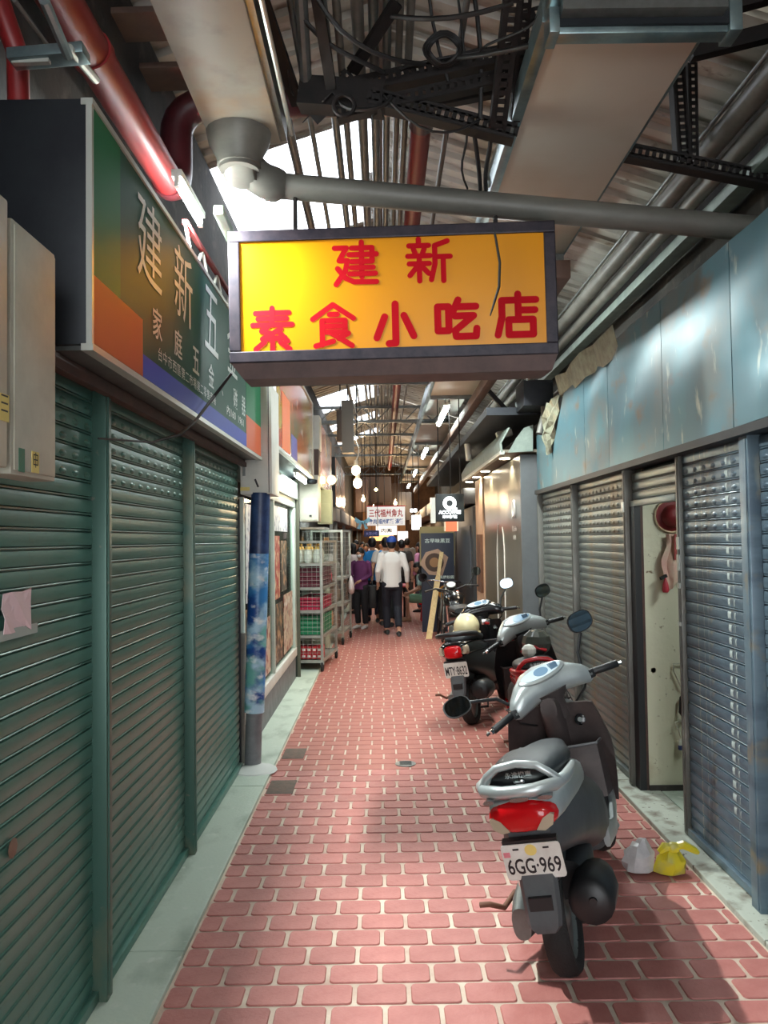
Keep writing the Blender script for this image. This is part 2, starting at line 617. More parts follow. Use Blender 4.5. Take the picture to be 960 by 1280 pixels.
# concrete strips along both sides
k = MB()
seg = [YB, 0.9, 3.35, 5.55, 8.2, 11, 15, 20, 27, YF]
for a, b in zip(seg, seg[1:]):
    k.box(-1.30, BX0 - .004, a + .003, b - .003, -.02, .022)
tag(k.build('trim_1', M['kerb'], smooth=0, bevel=.006), kind='structure', label='pale green-grey concrete strip along the green shutters')
k = MB()
for a, b in zip(seg, seg[1:]):
    k.box(BX1 + .004, 1.80, a + .003, b - .003, -.02, .028)
tag(k.build('trim_2', M['kerb_white'], smooth=0, bevel=.006), kind='structure', label='stained whitish kerb strip along the blue-grey shutters')
for px, py, w, d, lab in ((368, 943, .17, .30, 'square cement patch in the paving farther from the green shutters'), (352, 985, .18, .30, 'square cement patch in the paving beside the pillar foot')):
    p = at_z(px, py)
    o = MB().box(p.x - w / 2, p.x + w / 2, p.y - d / 2, p.y + d / 2, .0, .009).build('cement_patch', M['cover'], bevel=.003)
    tag(o, lab, 'patch')
p = at_z(507, 956)
t = thing('drain_plate', 'small oval grey metal drain plate set in the bricks', 'drain', (p.x, p.y, .004))
MB().lathe([(.078, 0), (.078, .008), (.07, .010)], (p.x, p.y, .003), n=24).build('plate', M['grey_metal'], t)
q = MB()
for i in range(-2, 3):
    q.box(p.x - .045, p.x + .045, p.y + i * .022 - .004, p.y + i * .022 + .004, .0125, .0145)
q.build('slot', M['dark'], t)

# ------------------------------------------------------------------ walls behind everything
tag(MB().box(-3.0, -1.22, YB, YF, 0, 4.4).build('wall_left', M['wall_dark']), kind='structure')
wr = MB()
wr.box(1.80, 4.2, YB, 2.9, 0, 3.0)
wr.box(1.80, 4.2, 5.40, YF, 0, 3.0)
wr.box(1.80, 4.2, 2.9, 5.40, 2.35, 3.0)
wr.box(3.2, 4.2, 2.9, 5.40, 0, 2.35)
wr.box(2.25, 4.2, YB, YF, 3.0, 4.3)
tag(wr.build('wall_right', M['wall_dark'], smooth=0), kind='structure')
tag(MB().box(-3.0, 4.2, YF, YF + .3, 0, 6).build('wall_back', mat('brown_end_wall', lin(128, 98, 74), .8, col2=lin(84, 62, 48), scale=3)), kind='structure')

# ------------------------------------------------------------------ corrugated roof with skylights
RIDGE, RZ = .05, 5.0
EL, EZL = -2.5, 4.15
ER, EZR = 2.5, 4.15


def roof_sheet(x0, z0, x1, z1, y0, y1, m, name='roof_sheet', nr=5):
    prof = []
    pit = (y1 - y0) / nr
    for i in range(nr):
        a = y0 + i * pit
        prof += [(a, 0), (a + pit * .42, 0), (a + pit * .54, .035), (a + pit * .88, .035)]
    prof.append((y1, 0))
    mb = MB()
    g = [[(x0, yy, z0 + h) for yy, h in prof], [(x1, yy, z1 + h) for yy, h in prof]]
    mb.sheet(g)
    return mb


ceil = MB()
for xx, zz in ((EL, EZL), (-1.3, 4.53), (RIDGE, RZ - .05), (1.3, 4.53)):
    ceil.box(xx - .03, xx + .03, YB, YF, zz - .09, zz - .02)
ceil = ceil.build('ceiling', M['beam_brown'], smooth=0)
tag(ceil, kind='structure')
SKY_L = {6, 7, 12, 16, 17, 20, 23}
SKY_R = set()
SW = 1.0
i = 0
yy = YB
while yy < YF:
    n = int(round(yy))
    for side in (0, 1):
        x1_, z1_ = (EL, EZL) if side == 0 else (ER, EZR)
        sky = n in (SKY_L if side == 0 else SKY_R)
        dz = random.uniform(0, .015)
        if sky and side == 0:
            xa = -.1 if n not in (6,) else .1
            za = RZ + (xa - RIDGE) / (EL - RIDGE) * (EZL - RZ)
            roof_sheet(RIDGE + .08, RZ + dz, xa, za + dz, yy, yy + SW + .03, M['roof']).build('roof_sheet', M['roof'], ceil, smooth=0)
            roof_sheet(xa + .05, za + dz, x1_, z1_ + dz, yy, yy + SW + .03, M['skylight']).build('skylight_sheet', M['skylight'], ceil, smooth=0)
        else:
            roof_sheet(RIDGE + (.08 if side == 0 else -.08), RZ + dz, x1_, z1_ + dz, yy, yy + SW + .03, M['roof']).build('skylight_sheet' if sky else 'roof_sheet', M['skylight'] if sky else M['roof'], ceil, smooth=0)
    yy += SW
# cross trusses of the roof
for ty in (9.0, 11.0, 14.6, 16.5, 20.5, 26.5):
    t = thing('roof_truss', 'light steel lattice truss spanning the alley under the skylights', 'truss', (0, ty, 3.9), group='roof trusses over the alley')
    MB().beam((1.21, ty, 3.84), (1.21, ty, 4.62), .05, .05).build('end_post', M['grey_metal'], t)
    MB().beam((-1.9, ty, 3.86), (1.23, ty, 3.86), .05, .05).build('chord', M['grey_metal'], t)
    MB().beam((-1.9, ty, 4.12), (1.23, ty, 4.12), .05, .05).build('chord', M['grey_metal'], t)
    for j in (0, 1, 2, 3, 4, 5, 6, 7, 9, 10, 11):      # one panel stays open for the red pipe
        xa = -1.9 + j * 3.1 / 12
        MB().beam((xa, ty, 3.86 if j % 2 else 4.12), (xa + 3.1 / 12, ty, 4.12 if j % 2 else 3.86), .02, .02).build('lattice_bar', M['grey_metal'], t)

# ================================================================== roller shutters
SP = .060


def slat_mesh(y0, y1, pitch, side, m, bumps=False):
    """one shutter slat: a bulged band with a rolled joint; side = +1 when it faces +x"""
    h = pitch
    prof = [(-.006, 0), (-.006, h * .04), (.004, h * .07), (.006, h * .12), (.004, h * .17), (-.005, h * .19), (-.004, h * .21), (.0055, h * .23), (.0075, h * .42), (.0082, h * .62), (.0075, h * .82), (.0055, h * .98), (-.006, h)]
    mb = MB()
    mb.sheet([[(side * dx, yy, zz) for dx, zz in prof] for yy in (y0, y1)])
    if bumps:
        n = int((y1 - y0) / .11)
        for i in range(n):
            c = y0 + (i + .5) * (y1 - y0) / n
            for q in range(1):
                ring0 = [(side * .006, c + .034 * cos(a), h * .5 + h * .24 * sin(a)) for a in [2 * pi * k / 8 for k in range(8)]]
                ring1 = [(side * .0135, c + .020 * cos(a), h * .5 + h * .12 * sin(a)) for a in [2 * pi * k / 8 for k in range(8)]]
                mb.loft([ring0, ring1], False, True)
    return mb.mesh('slat', m, 38, recalc=True)


def shutter(label, X, side, y0, y1, z0, z1, pitch, m, bump_rows=0, group=None):
    t = thing('roller_shutter', label, 'shutter', (X, (y0 + y1) / 2, z0), group=group)
    me = slat_mesh(y0, y1, pitch, side, m)
    mb_ = slat_mesh(y0, y1, pitch, side, m, True) if bump_rows else None
    n = int(round((z1 - z0) / pitch))
    for i in range(n):
        top = n - 1 - i
        o = bpy.data.objects.new('slat', mb_ if (bump_rows and 1 <= top <= bump_rows) else me)
        COL.objects.link(o)
        o.parent = t
        o.matrix_parent_inverse = wm(t).inverted()
        o.location = (X, 0, z0 + i * pitch)
    MB().box(min(X, X + side * .03), max(X, X + side * .03), y0, y1, z0 - .035, z0 + .004).build('bottom_rail', m, t, bevel=.004)
    return t


def shutter_post(label, X, side, yc, w, z0, z1, m, group=None, d=.06):
    t = thing('shutter_post', label, 'post', (X, yc, z0), group=group)
    xa, xb = sorted((X - side * .02, X + side * d))
    MB().box(xa, xb, yc - w / 2, yc + w / 2, z0, z1).build('channel', m, t, bevel=.006)
    MB().box(X + side * d - .004 if side > 0 else X + side * d - .006, X + side * d + .006 if side > 0 else X + side * d + .004, yc - w / 2 + .012, yc - w / 2 + .02, z0 + .02, z1 - .02).build('rib', m, t)
    return t


tag(MB().box(XL - .13, XL - .02, YB, 5.95, 0, 2.45).build('wall_left_backing', M['dark']), kind='structure')
PY = [.85, at_x(117, 900, XL).y, at_x(230, 800, XL).y, at_x(298, 780, XL).y]
ZT = 2.27
gy1_end = at_x(326, 520, -.90).y
labs = ['dark green roller shutter with torn pink tape remnants, beside the cream meter box', 'dark green roller shutter between the two green posts, streaked with rust', 'dark green roller shutter next to the blue-wrapped pillar']
for i in range(3):
    shutter(labs[i], XL, 1, PY[i] + .03, PY[i + 1] - .03, .06, ZT, SP, M['shutter_green'], 5)
shutter_post('green shutter post with a worn pale patch at its top', XL, 1, PY[1], .062, .02, ZT + .005, M['post_green'])
shutter_post('green shutter post nearer to the blue-wrapped pillar, white scrap stuck on it', XL, 1, PY[2], .055, .02, ZT + .005, M['post_green'])
shutter_post('dark end post of the green shutters by the blue pillar', XL, 1, PY[3], .06, .02, 2.035, M['sheet_dark'], d=.012)
t = thing('shutter_lintel', 'rusty brown steel lintel above the green shutters', 'lintel', (XL, 3, ZT))
MB().box(XL - .05, XL + .075, YB, gy1_end - .03, ZT + .0, ZT + .034).build('beam', M['lintel'], t, bevel=.004)
MB().box(XL + .055, XL + .085, YB, gy1_end - .03, ZT - .02, ZT + .012).build('lip', M['lintel'], t)
# paper remnants on the first shutter
p = at_x(22, 765, XL + .02)
t = thing('tape_remnant', 'torn pink and white paper remnant taped on the green shutter', 'paper', p)
g = []
for i in range(5):
    g.append([(XL + .018 + .004 * sin(i * 2 + j * 1.7), p.y - .09 + i * .045 + random.uniform(-.012, .012), p.z - .055 + j * .04 + random.uniform(-.01, .01)) for j in range(4)])
MB().sheet(g, .002, (1, 0, 0)).build('paper', flat('paper_pink', (226, 200, 204)), t, smooth=0)
MB().box(XL + .0165, XL + .0185, p.y - .12, p.y + .14, p.z - .075, p.z - .045).build('tape_strip', flat('tape_clear', (170, 182, 176), .25), t)
p = at_x(18, 1060, XL + .02)
tag(MB().ell((XL + .016, p.y, p.z), .004, .03, .03, 8, 5).build('rust_scrap', flat('rust_scrap', (120, 96, 80)), smooth=30), 'small brown scrap stuck low on the green shutter', 'scrap')

# right hand: shutters X = 1.70 around the door
RY = [at_x(952, 800, XR).y, at_x(858, 820, XR).y, at_x(795, 820, XR).y, at_x(723, 650, XR).y, at_x(679, 640, XR).y]
ZR = 2.15
SPR = .063
tag(MB().box(XR + .03, XR + .1, RY[1] - 4.0, RY[1], 0, 2.14).box(XR + .03, XR + .1, RY[2], 8.4, 0, 2.14).box(XR + .03, XR + .1, RY[1], RY[2], 2.02, 2.14).build('wall_right_backing', M['dark'], smooth=0), kind='structure')
shutter('blue-grey roller shutter on the far side of the wide steel post from the doorway', XR, -1, -.6, RY[0] - .04, .06, ZR, SPR, M['shutter_blue'], 6)
shutter('blue-grey roller shutter with a white paint streak, beside the open doorway', XR, -1, RY[0] + .04, RY[1] - .03, .07, ZR, SPR, M['shutter_blue'], 6)
shutter('short roller shutter section rolled up above the open doorway', XR, -1, RY[1] + .03, RY[2] - .03, 1.93, ZR, SPR, M['shutter_grey'])
shutter('worn grey roller shutter behind the silver-grey scooter, next to the doorway', XR, -1, RY[2] + .03, RY[3] - .025, .07, ZR, SPR, M['shutter_grey'], 6)
shutter('worn grey roller shutter next to the coffee shop wall', XR, -1, RY[3] + .025, RY[4], .07, ZR, SPR, M['shutter_grey'], 6)
shutter_post('wide blue-grey steel post between two blue-grey shutters', XR, -1, RY[0], .09, .02, ZR + .0, M['shutter_blue'])
pz = shutter_post('steel door post with shiny worn patches beside the open doorway', XR, -1, RY[1], .05, .03, ZR + .0, M['post_grey'], d=.03)
for zz, hh in ((1.62, .07), (1.50, .09), (1.40, .03), (1.19, .02)):
    MB().box(XR - .038, XR - .03, RY[1] - .022, RY[1] + .01, zz, zz + hh).build('bright_patch', M['alu'], pz)
pz = shutter_post('slim steel post on the far side of the open doorway', XR, -1, RY[2], .055, .03, ZR + .0, M['post_grey'])
MB().box(XR - .07, XR - .058, RY[2] - .02, RY[2] + .03, 1.86, 1.93).build('latch', M['alu'], pz, bevel=.003)
shutter_post('thin worn post between the two grey shutters', XR, -1, RY[3], .05, .03, ZR + .0, M['post_grey'])
shutter_post('end post of the grey shutters at the coffee shop', XR, -1, RY[4], .05, .03, ZR + .0, M['post_grey'])
# white paint run on the near shutter
pp = at_x(910, 800, XR - .02)
t = thing('paint_streak', 'white paint streak running down the blue-grey shutter', 'paint', pp)
for j in range(29):
    for dy, ww in ((0, .009 + .010 * random.random()), (-.06, .005 * random.random() + .002)):
        if dy and j > 20:
            continue
        y0 = pp.y + dy + random.uniform(-.004, .004)
        zz = .07 + (j + 4) * SPR
        MB().sheet([[(XR - .0052, yv, zz + SPR * .28), (XR - .0082, yv, zz + SPR * .42), (XR - .0092, yv, zz + SPR * .62), (XR - .0082, yv, zz + SPR * .82), (XR - .0052, yv, zz + SPR * .95)] for yv in (y0 - ww, y0 + ww)]).build('paint_run', flat('white_paint_run', (176, 186, 184)), t)
# doorway: jamb, cream inner wall, threshold
t = thing('door_jamb', 'black rusty door jamb on the far edge of the doorway', 'jamb', (XR, RY[2], 0))
MB().box(XR - .03, XR + .012, RY[2] - .125, RY[2] - .03, .02, 1.896).build('upright', M['ink'], t)
MB().box(XR + .013, XR + .029, RY[2] - .125, RY[2] - .03, .02, 1.896).build('rusty_edge', M['lintel'], t)
tag(MB().box(XR + .03, 3.2, RY[2] - .12, RY[2] + .02, -.02, 2.34).build('wall_doorway', M['wall_cream']), kind='structure')
tag(MB().box(XR + .03, 3.2, RY[2] - .135, RY[2] - .119, -.02, .06).build('baseboard_doorway', M['wall_dark']), kind='structure')
tag(MB().box(1.805, 3.2, 2.9, RY[2] - .135, -.02, .025).build('trim_3', M['kerb']), kind='structure', label='grey concrete threshold inside the doorway')
# ------------------------------------------------------------------ blue metal fascia on the right
t = thing('metal_fascia', 'dented blue-grey sheet metal fascia above the shutters', 'fascia', (XR, 6, 2.19))
FZ0, FZ1 = 2.19, 3.06
seams = [1.6, 2.7, at_x(935, 450, XR).y, at_x(843, 450, XR).y, at_x(773, 500, XR).y, at_x(742, 520, XR).y]
fx = XR - .075


def fsheet(y0, y1, top0, top1, name='fascia_panel', tilt=.0):
    g = []
    ny, nz = 8, 8
    for i in range(ny + 1):
        u = i / ny
        yv = y0 + (y1 - y0) * u
        tp = top0 + (top1 - top0) * u
        g.append([(fx + .012 * sin(yv * 3.1 + j) * sin(pi * u) + .010 * sin(j * 1.2 + yv * 5) * u * (1 - u) * 3 + tilt * j / nz, yv, FZ0 + (tp - FZ0) * j / nz) for j in range(nz + 1)])
    return MB().sheet(g, .006, (1, 0, 0)).build(name, M['fascia'], t, smooth=50)


for a, b in zip(seams, seams[1:]):
    fsheet(a + .004, b - .004, FZ1, FZ1 if b < 5 else FZ1 - .02)
# torn piece: the sheet ends on a slant, its edge folded open
yA, yB2, yC = seams[-1], at_x(716, 520, XR).y, 8.40
yT = at_x(702, 580, XR).y
mb = MB()
mb.sheet([[(fx, yA + .004, FZ0), (fx, yA + .004, FZ0 + .45), (fx, yA + .004, FZ1 - .06)], [(fx - .01, yT, FZ0), (fx - .012, yT - .05, FZ0 + .36), (fx - .02, yB2 - .08, FZ1 - .10)]], .006, (1, 0, 0))
mb.build('torn_panel', M['fascia'], t, smooth=0)
mb = MB()
mb.sheet([[(fx + .01, yT + .03, FZ0), (fx + .01, yT + .05, FZ0 + .22), (fx + .02, yT + .32, FZ1 - .35), (fx + .03, yT + .42, FZ1 - .22)], [(fx + .01, yC, FZ0), (fx + .01, yC, FZ0 + .22), (fx + .01, yC, FZ1 - .42), (fx + .01, yC, FZ1 - .30)]], .006, (1, 0, 0))
mb.build('end_panel', M['fascia'], t, smooth=0)
# folded crumpled flap
g = []
for i in range(9):
    u = i / 8
    c = Vector((fx - .02, yT - .01, FZ0 + .30)).lerp(Vector((fx - .03, yB2 + .02, FZ1 - .10)), u)
    w_ = .02 + .42 * sin(pi * min(u * .62, 1))
    g.append([c + Vector((-.016 * sin(j * 2.3 + i * 1.9) - .012 * j, w_ * j / 4, .02 * sin(i * 3.1 + j * 1.7))) for j in range(5)])
MB().sheet(g, .004, (1, 0, 0)).build('crumpled_flap', M['fascia_back'], t, smooth=0)
g = []
for i in range(7):
    u = i / 6
    yv = seams[-2] - .3 + (yB2 + .1 - seams[-2] + .3) * u
    g.append([(fx - .015 * j - .02 * sin(i * 2.2), yv, FZ1 - .12 + .065 * j - .02 * sin(i * 1.7)) for j in range(4)])
MB().sheet(g, .004, (1, 0, 0)).build('bent_edge', M['fascia_back'], t, smooth=0)
MB().box(fx - .02, XR + .08, 1.6, yC, FZ0 - .045, FZ0 - .004).build('bottom_lip', M['sheet_dark'], t)
fsheet(-.6, 1.596, FZ1, FZ1)

# ================================================================== hanging yellow light box
SY = 4.0
A = at_y(286, 472, SY)
B = at_y(697, 462, SY)
C = at_y(692, 277, SY)
D = at_y(284, 289, SY)
cx = (A.x + B.x) / 2
wid = B.x - A.x
hei = ((D.z - A.z) + (C.z - B.z)) / 2
cz = (A.z + B.z + C.z + D.z) / 4
tilt = math.atan2((B.z - A.z), wid)
SYAW = R(-1.5)
t = thing('hanging_sign', 'yellow light box sign with red characters in a navy frame, hung across the alley', 'sign', (cx, SY, cz), (0, -tilt, SYAW))
hw, hh, dp = wid / 2, hei / 2, .26
hb = hh - .0
fb_ = .058
zbot = -hh + .075
fr = MB()
fr.box(-hw, hw, -.012, dp, hh - fb_, hh)
fr.box(-hw, hw, -.012, dp, zbot, zbot + fb_)
fr.box(-hw, -hw + fb_, -.012, dp, zbot + fb_, hh - fb_)
fr.box(hw - fb_, hw, -.012, dp, zbot + fb_, hh - fb_)
fr.build('frame', M['sign_frame'], t, bevel=.006, local=True, smooth=0)
MB().box(-hw + fb_, hw - fb_, .0, dp - .01, zbot + fb_, hh - fb_).build('yellow_panel', M['sign_yellow'], t, local=True)
MB().add([(-hw + .005, .0, zbot), (hw - .005, 0, zbot), (hw - .03, dp, zbot), (-hw + .03, dp, zbot), (-hw + .06, .03, -hh), (hw - .03, .03, -hh), (hw - .05, dp - .02, -hh), (-hw + .06, dp - .02, -hh)],
         [(0, 1, 5, 4), (1, 2, 6, 5), (2, 3, 7, 6), (3, 0, 4, 7), (4, 5, 6, 7), (0, 3, 2, 1)]).build('under_tray', M['sign_under'], t, local=True, smooth=0)
GL = {
    'jian': [[(3, 13), (30, 13), (13, 42), (32, 42), (27, 66), (5, 96)], [(9, 60), (27, 82), (46, 91), (98, 92)], [(65, 1), (65, 80)], [(42, 14), (89, 14), (89, 45), (42, 45)], [(36, 29), (99, 29)], [(41, 59), (91, 59)], [(37, 73), (96, 73)]],
    'xin': [[(27, 0), (27, 12)], [(5, 15), (50, 15)], [(15, 22), (19, 33)], [(40, 22), (36, 33)], [(2, 39), (53, 39)], [(5, 57), (51, 57)], [(28, 39), (28, 97)], [(21, 66), (6, 84)], [(36, 66), (49, 80)], [(93, 6), (64, 16), (64, 58), (55, 95)], [(64, 42), (99, 42)], [(83, 42), (83, 98)]],
    'su': [[(10, 11), (90, 11)], [(16, 24), (84, 24)], [(3, 38), (97, 38)], [(50, 0), (50, 38)], [(42, 40), (24, 52), (48, 58)], [(70, 48), (26, 70), (80, 68)], [(68, 57), (86, 76)], [(50, 70), (50, 98)], [(31, 77), (10, 93)], [(69, 78), (91, 94)]],
    'shi': [[(50, 2), (4, 34)], [(50, 2), (96, 34)], [(42, 24), (60, 24)], [(25, 38), (77, 38), (77, 64), (25, 64)], [(25, 51), (77, 51)], [(25, 38), (25, 93)], [(10, 95), (50, 85)], [(84, 68), (62, 79)], [(42, 64), (92, 96)]],
    'xiao': [[(52, 3), (52, 93), (36, 94)], [(27, 32), (8, 80)], [(72, 30), (94, 78)]],
    'chi': [[(5, 18), (31, 18), (31, 78), (5, 78), (5, 18)], [(54, 2), (40, 34)], [(50, 19), (96, 19)], [(46, 42), (90, 42), (46, 78), (48, 93), (95, 93), (97, 74)]],
    'dian': [[(53, 0), (53, 13)], [(13, 14), (97, 14)], [(13, 14), (13, 52), (2, 95)], [(53, 24), (53, 60)], [(53, 38), (94, 38)], [(29, 60), (89, 60), (89, 95), (29, 95), (29, 60)]],
}


def glyph(key, cx_, cz_, w_, h_, hw_, parent, m, yf):
    mb = MB()
    hw_ = hw_ * (.8 if key in ('jian', 'xin', 'su', 'shi') else 1.05)
    for st in GL[key]:
        P = [Vector((cx_ + (x - 50) / 100 * w_, cz_ - (y - 50) / 100 * h_)) for x, y in st]
        for a, b in zip(P, P[1:]):
            d = (b - a)
            ang = math.atan2(d.y, d.x)
            poly = []
            for k in range(7):
                f = ang + pi / 2 + pi * k / 6
                poly.append((a.x + hw_ * cos(f), a.y + hw_ * sin(f)))
            for k in range(7):
                f = ang - pi / 2 + pi * k / 6
                poly.append((b.x + hw_ * cos(f), b.y + hw_ * sin(f)))
            yo = yf - .0008 - .00012 * len(mb.f)
            mb.add([(u, yo, v) for u, v in poly], [tuple(range(len(poly)))])
    return mb.build('character', m, parent, smooth=0, local=True)


def sign_local(px, py):
    p = at_y(px, py, SY)
    return (p.x - cx), (p.z - cz)


for key, bx in (('jian', (413, 297, 476, 361)), ('xin', (505, 295, 568, 358)), ('su', (309, 378, 370, 442)), ('shi', (384, 374, 448, 438)), ('xiao', (462, 374, 524, 437)), ('chi', (540, 371, 601, 430)), ('dian', (616, 366, 675, 428))):
    a0, b0 = sign_local((bx[0] + bx[2]) / 2, (bx[1] + bx[3]) / 2)
    s = SY / FPX
    glyph(key, a0, b0 + tilt * 0, (bx[2] - bx[0] - 8) * s, (bx[3] - bx[1] - 8) * s, 4.3 * s, t, M['sign_red'], -.0003)
# dangling black strap over the sign face, and its hangers
pts = [sign_local(x, y) for x, y in ((616, 286), (619, 300), (624, 330), (623, 360), (617, 380), (612, 396))]
tag(MB().tube([(cx + a, SY - .022, cz + b) for a, b in pts], [.006, .006, .007, .007, .006, .003], 6).build('loose_strap', M['wire'], smooth=60), 'loose black strap dangling over the yellow sign', 'strap')
# ================================================================== long green shop sign on the left
GX = -.90
gy0, gy1 = at_x(113, 300, GX).y, at_x(326, 520, GX).y
gz0, gz1 = 2.30, 3.10
t = thing('shop_sign', 'long dark green shop sign with white characters, orange squares and blue stripe', 'sign', (GX, (gy0 + gy1) / 2, gz0))
MB().box(XL - .11, GX - .012, gy0 + .004, gy1, gz0 + .02, gz1).build('casing', M['sheet_dark'], t, bevel=.004)
MB().box(GX - .014, GX, gy0 + .02, gy1 - .02, gz0 + .02, gz1 - .02).build('green_panel', M['sign_green'], t)
fr = MB()
fr.box(GX - .03, GX + .008, gy0, gy1, gz0, gz0 + .022)
fr.box(GX - .03, GX + .008, gy0, gy1, gz1 - .02, gz1)
fr.box(GX - .014, GX + .005, gy0, gy0 + .016, gz0 + .022, gz1 - .02)
fr.box(GX - .014, GX + .005, gy1 - .015, gy1, gz0 + .022, gz1 - .02)
fr.build('edge_frame', M['alu'], t, smooth=0)
MB().box(XL - .06, GX - .02, gy0 + .02, gy1 - .02, gz0 + .005, gz0 + .02).build('soffit', M['grey_metal'], t)
zo = 2.545
for a, b, c, d, m, nm in ((gy0 + .022, at_x(178, 400, GX).y, gz0 + .028, zo, 'sign_orange', 'orange_square'), (gy0 + .022, at_x(150, 300, GX).y, zo, gz1 - .02, 'sign_green2', 'green_square'),
                          (at_x(178, 400, GX).y, at_x(308, 560, GX).y, gz0 + .028, 2.415, 'sign_blue', 'blue_stripe'), (at_x(308, 560, GX).y, gy1 - .015, gz0 + .028, zo, 'sign_orange', 'orange_square'),
                          (at_x(308, 560, GX).y, gy1 - .015, zo, gz1 - .02, 'sign_green2', 'green_square')):
    MB().box(GX - .002, GX + .0015, a, b, c, d).build(nm, M[m], t)
for ch, px, py in (('建', 187, 292), ('新', 229, 346), ('五', 264, 393), ('金', 290, 425)):
    p = at_x(px, py, GX)
    text('character', ch, M['sign_white'], t, (GX + .003, p.y, 2.87), (1, 0, 0), .33, .33, .0)
for ch, px in (('家', 196), ('庭', 222), ('五', 244), ('金', 263), ('、', 277), ('磁', 293), ('器', 303)):
    p = at_x(px, 400, GX)
    text('character', ch, M['sign_white'], t, (GX + .003, p.y, 2.58 if ch != '、' else 2.54), (1, 0, 0), .135 if ch != '、' else .03, .125 if ch != '、' else .03, .01)
pa, pb = at_x(197, 440, GX), at_x(269, 500, GX)
text('address_line', '台中市西區第二市場第二零售商場', M['sign_white'], t, (GX + .003, (pa.y + pb.y) / 2, 2.465), (1, 0, 0), pb.y - pa.y, .055, .0, 1.1)
pa, pb = at_x(283, 520, GX), at_x(304, 530, GX)
text('phone_line', '內160  1961', M['sign_white'], t, (GX + .003, (pa.y + pb.y) / 2, 2.47), (1, 0, 0), pb.y - pa.y, .06, .015)
# bright strap across the dark end of the sign, dangling cable over its lower edge
p0, p1, p2 = at_x(326, 470, GX + .05), at_x(262, 530, GX + .05), at_x(228, 545, GX + .03)
tag(MB().tube([at_y(290, 466, 4.0), at_x(268, 495, GX + .04), at_x(245, 525, GX + .03), at_x(225, 543, GX - .02), at_x(190, 553, -1.0), at_x(123, 548, -1.02)], [.007, .008, .007, .008, .005, .004], 6).build('frayed_cable', M['wire'], smooth=60), 'frayed dark cable from the yellow sign to the green shutter post', 'cable')
# ------------------------------------------------------------------ cream meter boxes hung near the viewer
bx = -.92
ya, yb = at_x(14, 450, bx).y, at_x(69, 450, bx).y
zb, zt = at_x(68, 602, bx).z, at_x(68, 318, bx).z
t = thing('meter_box', 'tall cream meter box with a yellow and a green sticker by the green sign', 'meter box', (bx, (ya + yb) / 2, zb))
MB().box(XL + .084, bx, ya, yb, zb, zt).build('body', M['box_cream'], t, bevel=.006)
MB().box(bx - .002, bx + .004, ya + .012, yb - .008, zb + .012, zt - .012).build('door', M['box_cream'], t, bevel=.003)
p = at_x(42, 578, bx)
MB().box(bx + .003, bx + .0055, p.y - .022, p.y + .022, p.z - .028, p.z + .028).build('yellow_sticker', M['sticker_yellow'], t)
for (a, b, c, d) in ((-.014, .014, .010, .013), (-.014, .014, -.003, 0), (-.014, .014, -.016, -.013), (-.014, -.011, -.016, .013), (.011, .014, -.016, .013), (-.0015, .0015, -.022, .018)):
    MB().box(bx + .0052, bx + .0062, p.y + a, p.y + b, p.z + c + .008, p.z + d + .008).build('sticker_mark', M['ink'], t)
p = at_x(24, 575, bx)
MB().box(bx + .003, bx + .0055, p.y - .012, p.y + .02, p.z - .03, p.z + .03).build('green_sticker', M['sticker_green'], t)
ya2 = 1.55
t = thing('meter_box', 'cream meter box with black slots at the picture-side end of the sign wall', 'meter box', (bx, 1.8, zb))
t['label'] = 'cream meter box with one yellow sticker and a grey hinge side'
MB().box(XL + .084, bx + .015, ya2, ya - .05, zb + .01, zt + .02).build('body', M['box_cream'], t, bevel=.006)
MB().box(XL + .084, bx - .03, ya - .05, ya - .004, zb + .02, zt - .01).build('hinge_side', M['grey_metal'], t)
p = at_x(4, 508, bx + .015)
MB().box(bx + .014, bx + .0175, p.y - .03, p.y + .025, p.z - .035, p.z + .03).build('yellow_sticker', M['sticker_yellow'], t)
for dz in (-.018, .0, .018):
    MB().box(bx + .0172, bx + .0182, p.y - .015, p.y + .018, p.z + dz + .006, p.z + dz + .010).build('sticker_mark', M['ink'], t)

# ================================================================== pipes
RPX, RPZ, RPR = -1.08, 3.56, .076
YU = 4.35
t = thing('fire_pipe', 'thick red fire pipe above the green sign, bending up and across the alley', 'pipe', (RPX, 3, RPZ - RPR))
MB().cyl((RPX, YB, RPZ + .0), (RPX, YU - .28, RPZ), RPR, n=18).build('red_run', M['red_pipe'], t)
MB().cyl((RPX, 2.95, RPZ), (RPX, 3.0, RPZ), RPR + .008, n=18).build('coupling', M['red_pipe'], t)
mb = MB()
arc = [(RPX, YU - .30 + .0, RPZ)] + [(RPX, YU - .28 + .16 * sin(a), RPZ + .16 - .16 * cos(a)) for a in [R(x) for x in (15, 35, 55, 75, 90)]]
top = 4.05
arc += [(RPX, YU - .12, top - .2)] + [(RPX + .16 - .16 * cos(a), YU - .12 + .0, top - .16 + .16 * sin(a)) for a in [R(x) for x in (10, 30, 50, 70, 90)]]
mb.tube(arc, .085, 16).build('maroon_bend', M['red_dark'], t, smooth=50)
MB().cyl((RPX + .15, YU - .12, top), (.25, YU - .12, top), .07, n=16).build('maroon_cross_run', M['red_dark'], t)
MB().tube([(.1, YU - .12, top), (.2, YU - .1, top), (.25, YU, top), (.25, YU + .1, top)], .074, 14).build('elbow', M['red_dark'], t, smooth=50)
MB().cyl((.25, YU, top), (.25, 26, top - .06), .060, n=16).build('centre_run', M['red_pipe'], t)
# second, thinner red pipe on the left behind the sign
tag(MB().tube([(-1.2, 2.0, 3.62), (-1.2, 2.40, 3.50), (-1.17, 2.56, 3.30), (-1.165, 2.56, 3.10)], .035, 10).build('thin_red_pipe', M['red_pipe'], smooth=60), 'thin red pipe dropping behind the green sign end', 'pipe')
